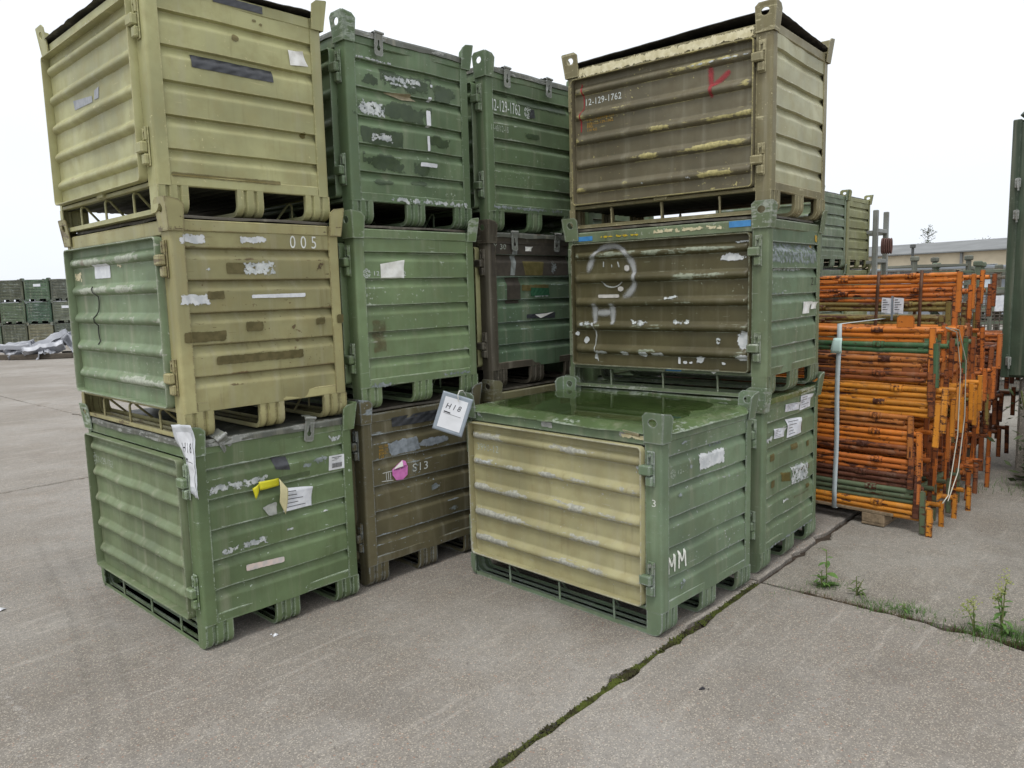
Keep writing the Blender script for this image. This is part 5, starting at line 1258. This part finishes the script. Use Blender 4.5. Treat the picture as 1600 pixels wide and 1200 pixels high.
rk = empty('steel_rack', (4.56, 9.62, 0), deg(48), 'tall grey steel rack with crossbeams beside the far crates', 'rack')
for x in (0, .42):
    for y in (0, .9): bar(rk, 'post', (x, y, 0), (x, y, 2.42), .058, M_RACK)
for z in (.3, 1.0, 1.80, 2.17):
    for y in (0, .9): bar(rk, 'crossbeam', (0, y, z), (.42, y, z), .05, M_RACK)
    for x in (0, .42): bar(rk, 'crossbeam', (x, 0, z-.02), (x, .9, z-.02), .045, M_RACK)
b = MB()
for k in range(5):
    b.tube([(.12+.02*k+.03*math.sin(a), -.05-.02*k, 1.98+.09*math.cos(a)) for a in [i*.4 for i in range(17)]], .011, 6, False)
hs = link('hose_coil', b.mesh('hose_coil', 60), plain('red_brown_hose', (92,62,54), .6)); hs.location = rk.location; hs.rotation_euler = rk.rotation_euler; tag(hs, 'red brown hose coil hanging in the tall grey rack', 'hose')
def stillage(x, y, z, rz, label, mat, h=.9, first=[None]):
    root = empty('stillage', (x, y, z), rz, label, 'stillage', 'steel stillages at the back of the yard')
    for px in (0, 1.1):
        for py in (0, .8):
            bar(root, 'post', (px, py, 0), (px, py, h), .07, mat); link('post_cup', bx_mesh('post_cup', px-.06, px+.06, py-.06, py+.06, h, h+.09, .02), mat, root)
    for zz in (.12, h*.55, h-.08):
        for py in (0, .8): bar(root, 'rail', (0, py, zz), (1.1, py, zz), .05, mat)
        for px in (0, 1.1): bar(root, 'rail', (px, 0, zz), (px, .8, zz), .045, mat)
    link('deck', bx_mesh('deck', -.02, 1.12, -.02, .82, .10, .13, .005), mat, root); return root
SM = [paint((104,108,98), (90,70,56), .6, .4, .6, .2, .0), paint((120,112,98), (94,70,54), .9, .4, .6, .2, .0), paint((92,104,86), (96,80,64), .6, .4, .6, .2, .0)]
for i, (px, py, h) in enumerate(((7.05,13.4,.92), (8.15,14.0,.80), (7.85,12.9,.86), (9.35,14.7,.84), (8.9,13.6,.80), (10.4,15.2,.88))):
    for lv in (0, 1):
        stillage(px, py, lv*(h+.02), deg((12, -6, 20, 5, 30, 0)[i]), ['narrow', 'low', 'skewed', 'dull', 'squat', 'outermost'][i]+' steel stillage behind the scaffold frames, '+['standing on the ground', 'stacked on another'][lv], SM[i % 3], h)
fn_ = empty('railing', (7.6, 17.2, 0), deg(6), 'long grey railing across the back of the yard behind the stillages', 'railing')
for k in range(6): bar(fn_, 'post', (k*1.15, 0, 0), (k*1.15, 0, 1.74), .06, M_STEEL)
for z in (1.74, 1.58, .3): bar(fn_, 'rail', (-.05, 0, z), (5.8, 0, z), .05, M_STEEL)
for k in range(46): bar(fn_, 'baluster', (.06+k*.125, 0, 1.58), (.06+k*.125, 0, 1.74), .03, M_STEEL)
def meshbox(x, y, z, rz, label):
    root = empty('wire_mesh_box', (x, y, z), rz, label, 'mesh box', 'wire mesh boxes near the cabin')
    for px in (0, 1.2):
        for py in (0, .8): bar(root, 'post', (px, py, 0), (px, py, .68), .04, SM[0])
    for zz in (.08, .66):
        for py in (0, .8): bar(root, 'rail', (0, py, zz), (1.2, py, zz), .035, SM[0])
        for px in (0, 1.2): bar(root, 'rail', (px, 0, zz), (px, .8, zz), .035, SM[0])
    b = MB()
    for k in range(1, 16):
        for py in (0, .8): b.tube([(1.2*k/16, py, .08), (1.2*k/16, py, .66)], .005, 4, False)
    for k in range(1, 11):
        for px in (0, 1.2): b.tube([(px, .8*k/11, .08), (px, .8*k/11, .66)], .005, 4, False)
    for k in range(1, 7):
        for py in (0, .8): b.tube([(0, py, .08+.58*k/7), (1.2, py, .08+.58*k/7)], .005, 4, False)
        for px in (0, 1.2): b.tube([(px, 0, .08+.58*k/7), (px, .8, .08+.58*k/7)], .005, 4, False)
    link('wire_mesh', b.mesh('wire_mesh', 60), M_STEEL, root)['kind'] = 'stuff'; link('deck', bx_mesh('deck', 0, 1.2, 0, .8, .05, .075, .004), SM[1], root)
meshbox(6.2, 9.9, 0, deg(8), 'lower wire mesh box between the scaffold frames and the cabin'); meshbox(6.22, 9.92, .70, deg(8), 'upper wire mesh box between the scaffold frames and the cabin')
sg = MB(); sg.grid(2, 2, lambda u, v: (6.24+.16*u, 9.86, 1.32-.20*v)); o = link('mesh_box_label', sg.mesh('mesh_box_label', 0), DM['formpaper']); o.modifiers.new('thick', 'SOLIDIFY').thickness = .003; tag(o, 'white paper label on the upper wire mesh box', 'label')
# long low shed in grey with pale windows
M_SHED = plain('grey_shed_cladding', (128,134,140), .6, 0, .1, 1.5); M_WIN = plain('pale_window', (210,220,228), .15, 0, .06); M_WIND = plain('dark_window_glass', (70,84,98), .1, 0, .1)  # pale panes have the bright reflection put into their colour
def wall_build(name, p0, p1, depth, h, mat, label, cat):
    d = Vector((p1[0]-p0[0], p1[1]-p0[1], 0)); L = d.length; rz = math.atan2(d.y, d.x); root = empty(name, (p0[0], p0[1], 0), rz, label, cat); link('wall', bx_mesh('wall', 0, L, 0, depth, 0, h, .02), mat, root); return root, L
sh, L = wall_build('storage_shed', (11.5, 33), (26, 24), 4, 1.86, M_SHED, 'low grey storage shed with pale windows behind the scaffold frames', 'shed')
link('roof', bx_mesh('roof', -.3, L+.3, -.35, 4.3, 1.86, 1.98, .03), M_SHED, sh)
for k in range(8):
    f = link('window', bx_mesh('window', .6+2.05*k, 1.9+2.05*k, -.03, .02, .95, 1.55, .01), M_SHED, sh); link('pane', bx_mesh('pane', .66+2.05*k, 1.84+2.05*k, -.036, -.031, 1.01, 1.49, 0), M_WIN if k % 3 != 1 else M_WIND, f)
# long beige workshop with grey roof
M_BEIGE = plain('beige_render', (196,184,160), .85, 0, .08, .8); M_ROOF = plain('grey_roof_felt', (120,122,122), .8, 0, .12, .5)
bd, L = wall_build('workshop_building', (24, 107.6), (64, 37.4), 12, 3.95, M_BEIGE, 'long beige workshop with low grey roof and row of windows', 'building')
b = MB(); b.prism([(-.5, 3.95), (6, 5.15), (12.5, 3.95), (12.5, 4.05), (6, 5.30), (-.5, 4.07)], lambda p, q: (-.4, p, q), lambda p, q: (L+.4, p, q)); rf = link('roof', b.mesh('roof', 30, None, True), M_ROOF, bd)
link('gable_fill', bx_mesh('gable_fill', .1, L-.1, 5.5, 6.5, 3.95, 5.0, 0), M_BEIGE, bd)
for k in range(int(L/3.3)):
    x = 1.0+3.3*k; f = link('window', bx_mesh('window', x, x+1.7, -.05, .02, 1.55, 2.75, .02), plain('window_frame', (170,170,164), .6), bd) if k == 0 else link('window', bx_mesh('window', x, x+1.7, -.05, .02, 1.55, 2.75, .02), bd.children[3].material_slots[0].material, bd)
    link('pane', bx_mesh('pane', x+.08, x+1.62, -.056, -.051, 1.63, 2.67, 0), M_WIN if k % 4 in (1,) else M_WIND, f)
for k in range(9): bar(bd, 'downpipe', (3+9*k, -.12, 0), (3+9*k, -.12, 3.9), .22, M_ROOF)
mp_ = empty('yard_pole', (27.2, 52, 0), 0, 'thin dark pole standing before the beige workshop', 'pole'); bar(mp_, 'mast', (0, 0, 0), (0, 0, 3.6), .14, plain('dark_pole', (70,72,70), .6)); link('lamp_head', bx_mesh('lamp_head', -.16, .16, -.12, .12, 3.6, 3.85, .04), plain('dark_lamp', (80,82,80), .5), mp_)
def bare_tree(x, y, h, label, seed):
    rr = random.Random(seed); root = empty('tree', (x, y, 0), 0, label, 'tree', 'thin trees behind the workshop'); t_ = MB(); c = MB(); t_.tube([(0, 0, 0), (.1, 0, h*.5), (0, .1, h)], .1, 6, rr=[.14, .09, .02])
    for k in range(26):
        z = h*rr.uniform(.55, .98); a = rr.uniform(0, 6.28); l = h*.16*rr.uniform(.4, 1); e = (math.cos(a)*l, math.sin(a)*l, z+l*.6); t_.tube([(0, 0, z), e], .02, 4)
        for q in range(9):
            f = rr.random(); p = Vector((0, 0, z)).lerp(Vector(e), f)+Vector((rr.gauss(0, .16), rr.gauss(0, .16), rr.gauss(0, .16))); s = rr.uniform(.05, .12); c.add([p+Vector((-s, 0, 0)), p+Vector((0, s*.5, s*.4)), p+Vector((s, 0, 0)), p+Vector((0, -s*.5, -s*.4))], [(0, 1, 2, 3)])
    link('trunk', t_.mesh('trunk', 60), plain('bark_%d' % seed, (96,88,78), .9), root); link('crown', c.mesh('crown', 0), M_BUSH, root)
bare_tree(48.8, 90, 7.3, 'thin pale tree top rising behind the workshop roof, taller one', 3); bare_tree(54.0, 88, 6.0, 'small shrubby tree top behind the workshop roof, shorter one', 4)
# ------------------------------------------------------------------ far side of the yard, left
cols = [(-18.22, ((74,78,62), (78,92,70), (80,84,68))), (-17.28, ((76,96,74), (58,82,64), (112,110,88))), (-16.34, ((78,82,70), (94,100,84), (76,84,72))), (-15.40, ((88,94,74), (100,98,80), (104,100,84))), (-19.16, ((86,92,70), (90,80,66), (80,94,74)))]
cn = {0: 'leftmost visible distant', 1: 'central distant', 2: 'distant scrap side', 3: 'half hidden distant', 4: 'outermost distant'}
rown = ['bottom of', 'middle of', 'top of']; colw = [['grey', 'olive', 'brown'], ['khaki', 'dark green', 'green'], ['grey', 'pale grey', 'grey brown'], ['grey', 'khaki', 'olive green'], ['green', 'brown', 'olive']]
for ci, (x, cc) in enumerate(cols):
    for lv in (0, 1, 2):
        m_ = paint(cc[2-lv], (156,164,160), .9, .5, .6)
        c = crate('-', (x, 27.5), 0, lv, '%s far crate, %s %s column' % (colw[ci][lv], rown[lv], cn[ci]), 'distant crates across the yard', m_, m_, m_, M_LIDDARK, 'flat', 1.5, 60+ci*3+lv, (), False)
        c.scale = (1.08, 1, .82); c.location.z = lv*.787
        if (ci, lv) in ((1, 2), (2, 1)):
            b = MB(); b.grid(3, 2, lambda u, v: (-.1+.24*u, -W/2-.006, .76-.11*v)); link('paper_label', b.mesh('paper_label', 0), DM['formpaper'], c)
M_TIMB = wood((84,76,66))
M_SHEET = plain('galvanised_sheet', (158,160,166), .45, .25, .12, 2)
def folded(P, L, loc, rot, label, t=.012):
    """a long folded sheet: P is its cross-section"""
    b = MB(); sd = R.random()*20
    def pf(u, v):
        k = u*(len(P)-1); i = min(len(P)-2, int(k)); q = k-i; x = P[i][0]*(1-q)+P[i+1][0]*q; z = P[i][1]*(1-q)+P[i+1][1]*q
        return (x*.8+.05*fbm(x*3+sd, v*3, 1, 3), L*v, z*.75+.07*fbm(x*4, v*4+sd, 2, 3))
    b.grid((len(P)-1)*3, 16, pf)
    o = link('sheet_metal_profile', b.mesh('sheet_metal_profile', 20), M_SHEET); md = o.modifiers.new('thick', 'SOLIDIFY'); md.thickness = t; o.location = loc; o.rotation_euler = rot; tag(o, label, 'sheet metal', 'scrap sheet metal profiles on the yard')
hat = [(-.30, 0), (-.22, .0), (-.16, .16), (-.03, .16), (.0, .05), (.03, .16), (.16, .16), (.22, 0), (.30, 0)]; ch = [(-.2, .18), (-.2, 0), (.2, 0), (.2, .18)]
folded(hat, 1.25, (-13.55, 21.2, .12), (deg(26), 0, deg(-62)), 'long folded grey sheet leaning up to the right in the scrap pile')
folded(hat, 1.1, (-12.15, 21.6, .06), (deg(30), deg(12), deg(58)), 'broad folded sheet sloping down at the right end of the scrap pile')
folded(ch, 1.9, (-15.2, 21.2, .22), (deg(2), 0, deg(-88)), 'flat lying grey channel at the left of the scrap pile')
folded(ch, 1.0, (-13.35, 20.9, .12), (deg(12), deg(-35), deg(-70)), 'short twisted channel in front of the leaning sheets')
folded([(-.12, 0), (-.12, .12), (.12, .12), (.12, 0)], .95, (-14.75, 21.6, .02), (deg(88), 0, deg(10)), 'upright grey channel standing at the left edge of the scrap pile')
folded(ch, 1.2, (-13.1, 21.9, .30), (deg(20), deg(30), deg(-48)), 'second leaning grey channel behind the long folded sheet')
for k, (x, y, l, a) in enumerate(((-15.6, 21.0, 2.2, -2), (-13.7, 20.85, 1.6, 6), (-12.9, 21.9, 1.2, -15))):
    tb = link('timber', bx_mesh('timber', 0, l, 0, .16, .0, .14, .01), M_TIMB); tb.location = (x, y, 0); tb.rotation_euler = (0, 0, deg(a)); tag(tb, ['dark timber under the flat channel on the left', 'timber under the middle of the scrap pile', 'short timber under the right end of the scrap pile'][k], 'timber', 'timbers under the scrap metal')

back_ = [o for o in COL.objects if o.get('group') == 'distant crates across the yard' and o.parent is None]
for o in back_:  # unseen row added so no sky shows between the distant crates
    c = copy_tree(o); c.location.y += 1.32; c.location.x += .1; c['label'] = 'added second row '+o['label'].replace(' column', ' stack, hidden behind')

for k, (x, y, z, l, a, t_) in enumerate(((-13.9, 21.0, .10, .8, -40, 18), (-12.75, 20.9, .08, .7, 30, 14), (-14.3, 21.3, .22, .9, -75, 10))):
    folded(hat if k else ch, l, (x, y, z), (deg(t_), deg((25, -20, 10)[k]), deg(a)), ['small crumpled sheet before the leaning profiles', 'small bent sheet at the foot of the broad sloping sheet', 'crumpled sheet lying over the flat grey channel'][k])
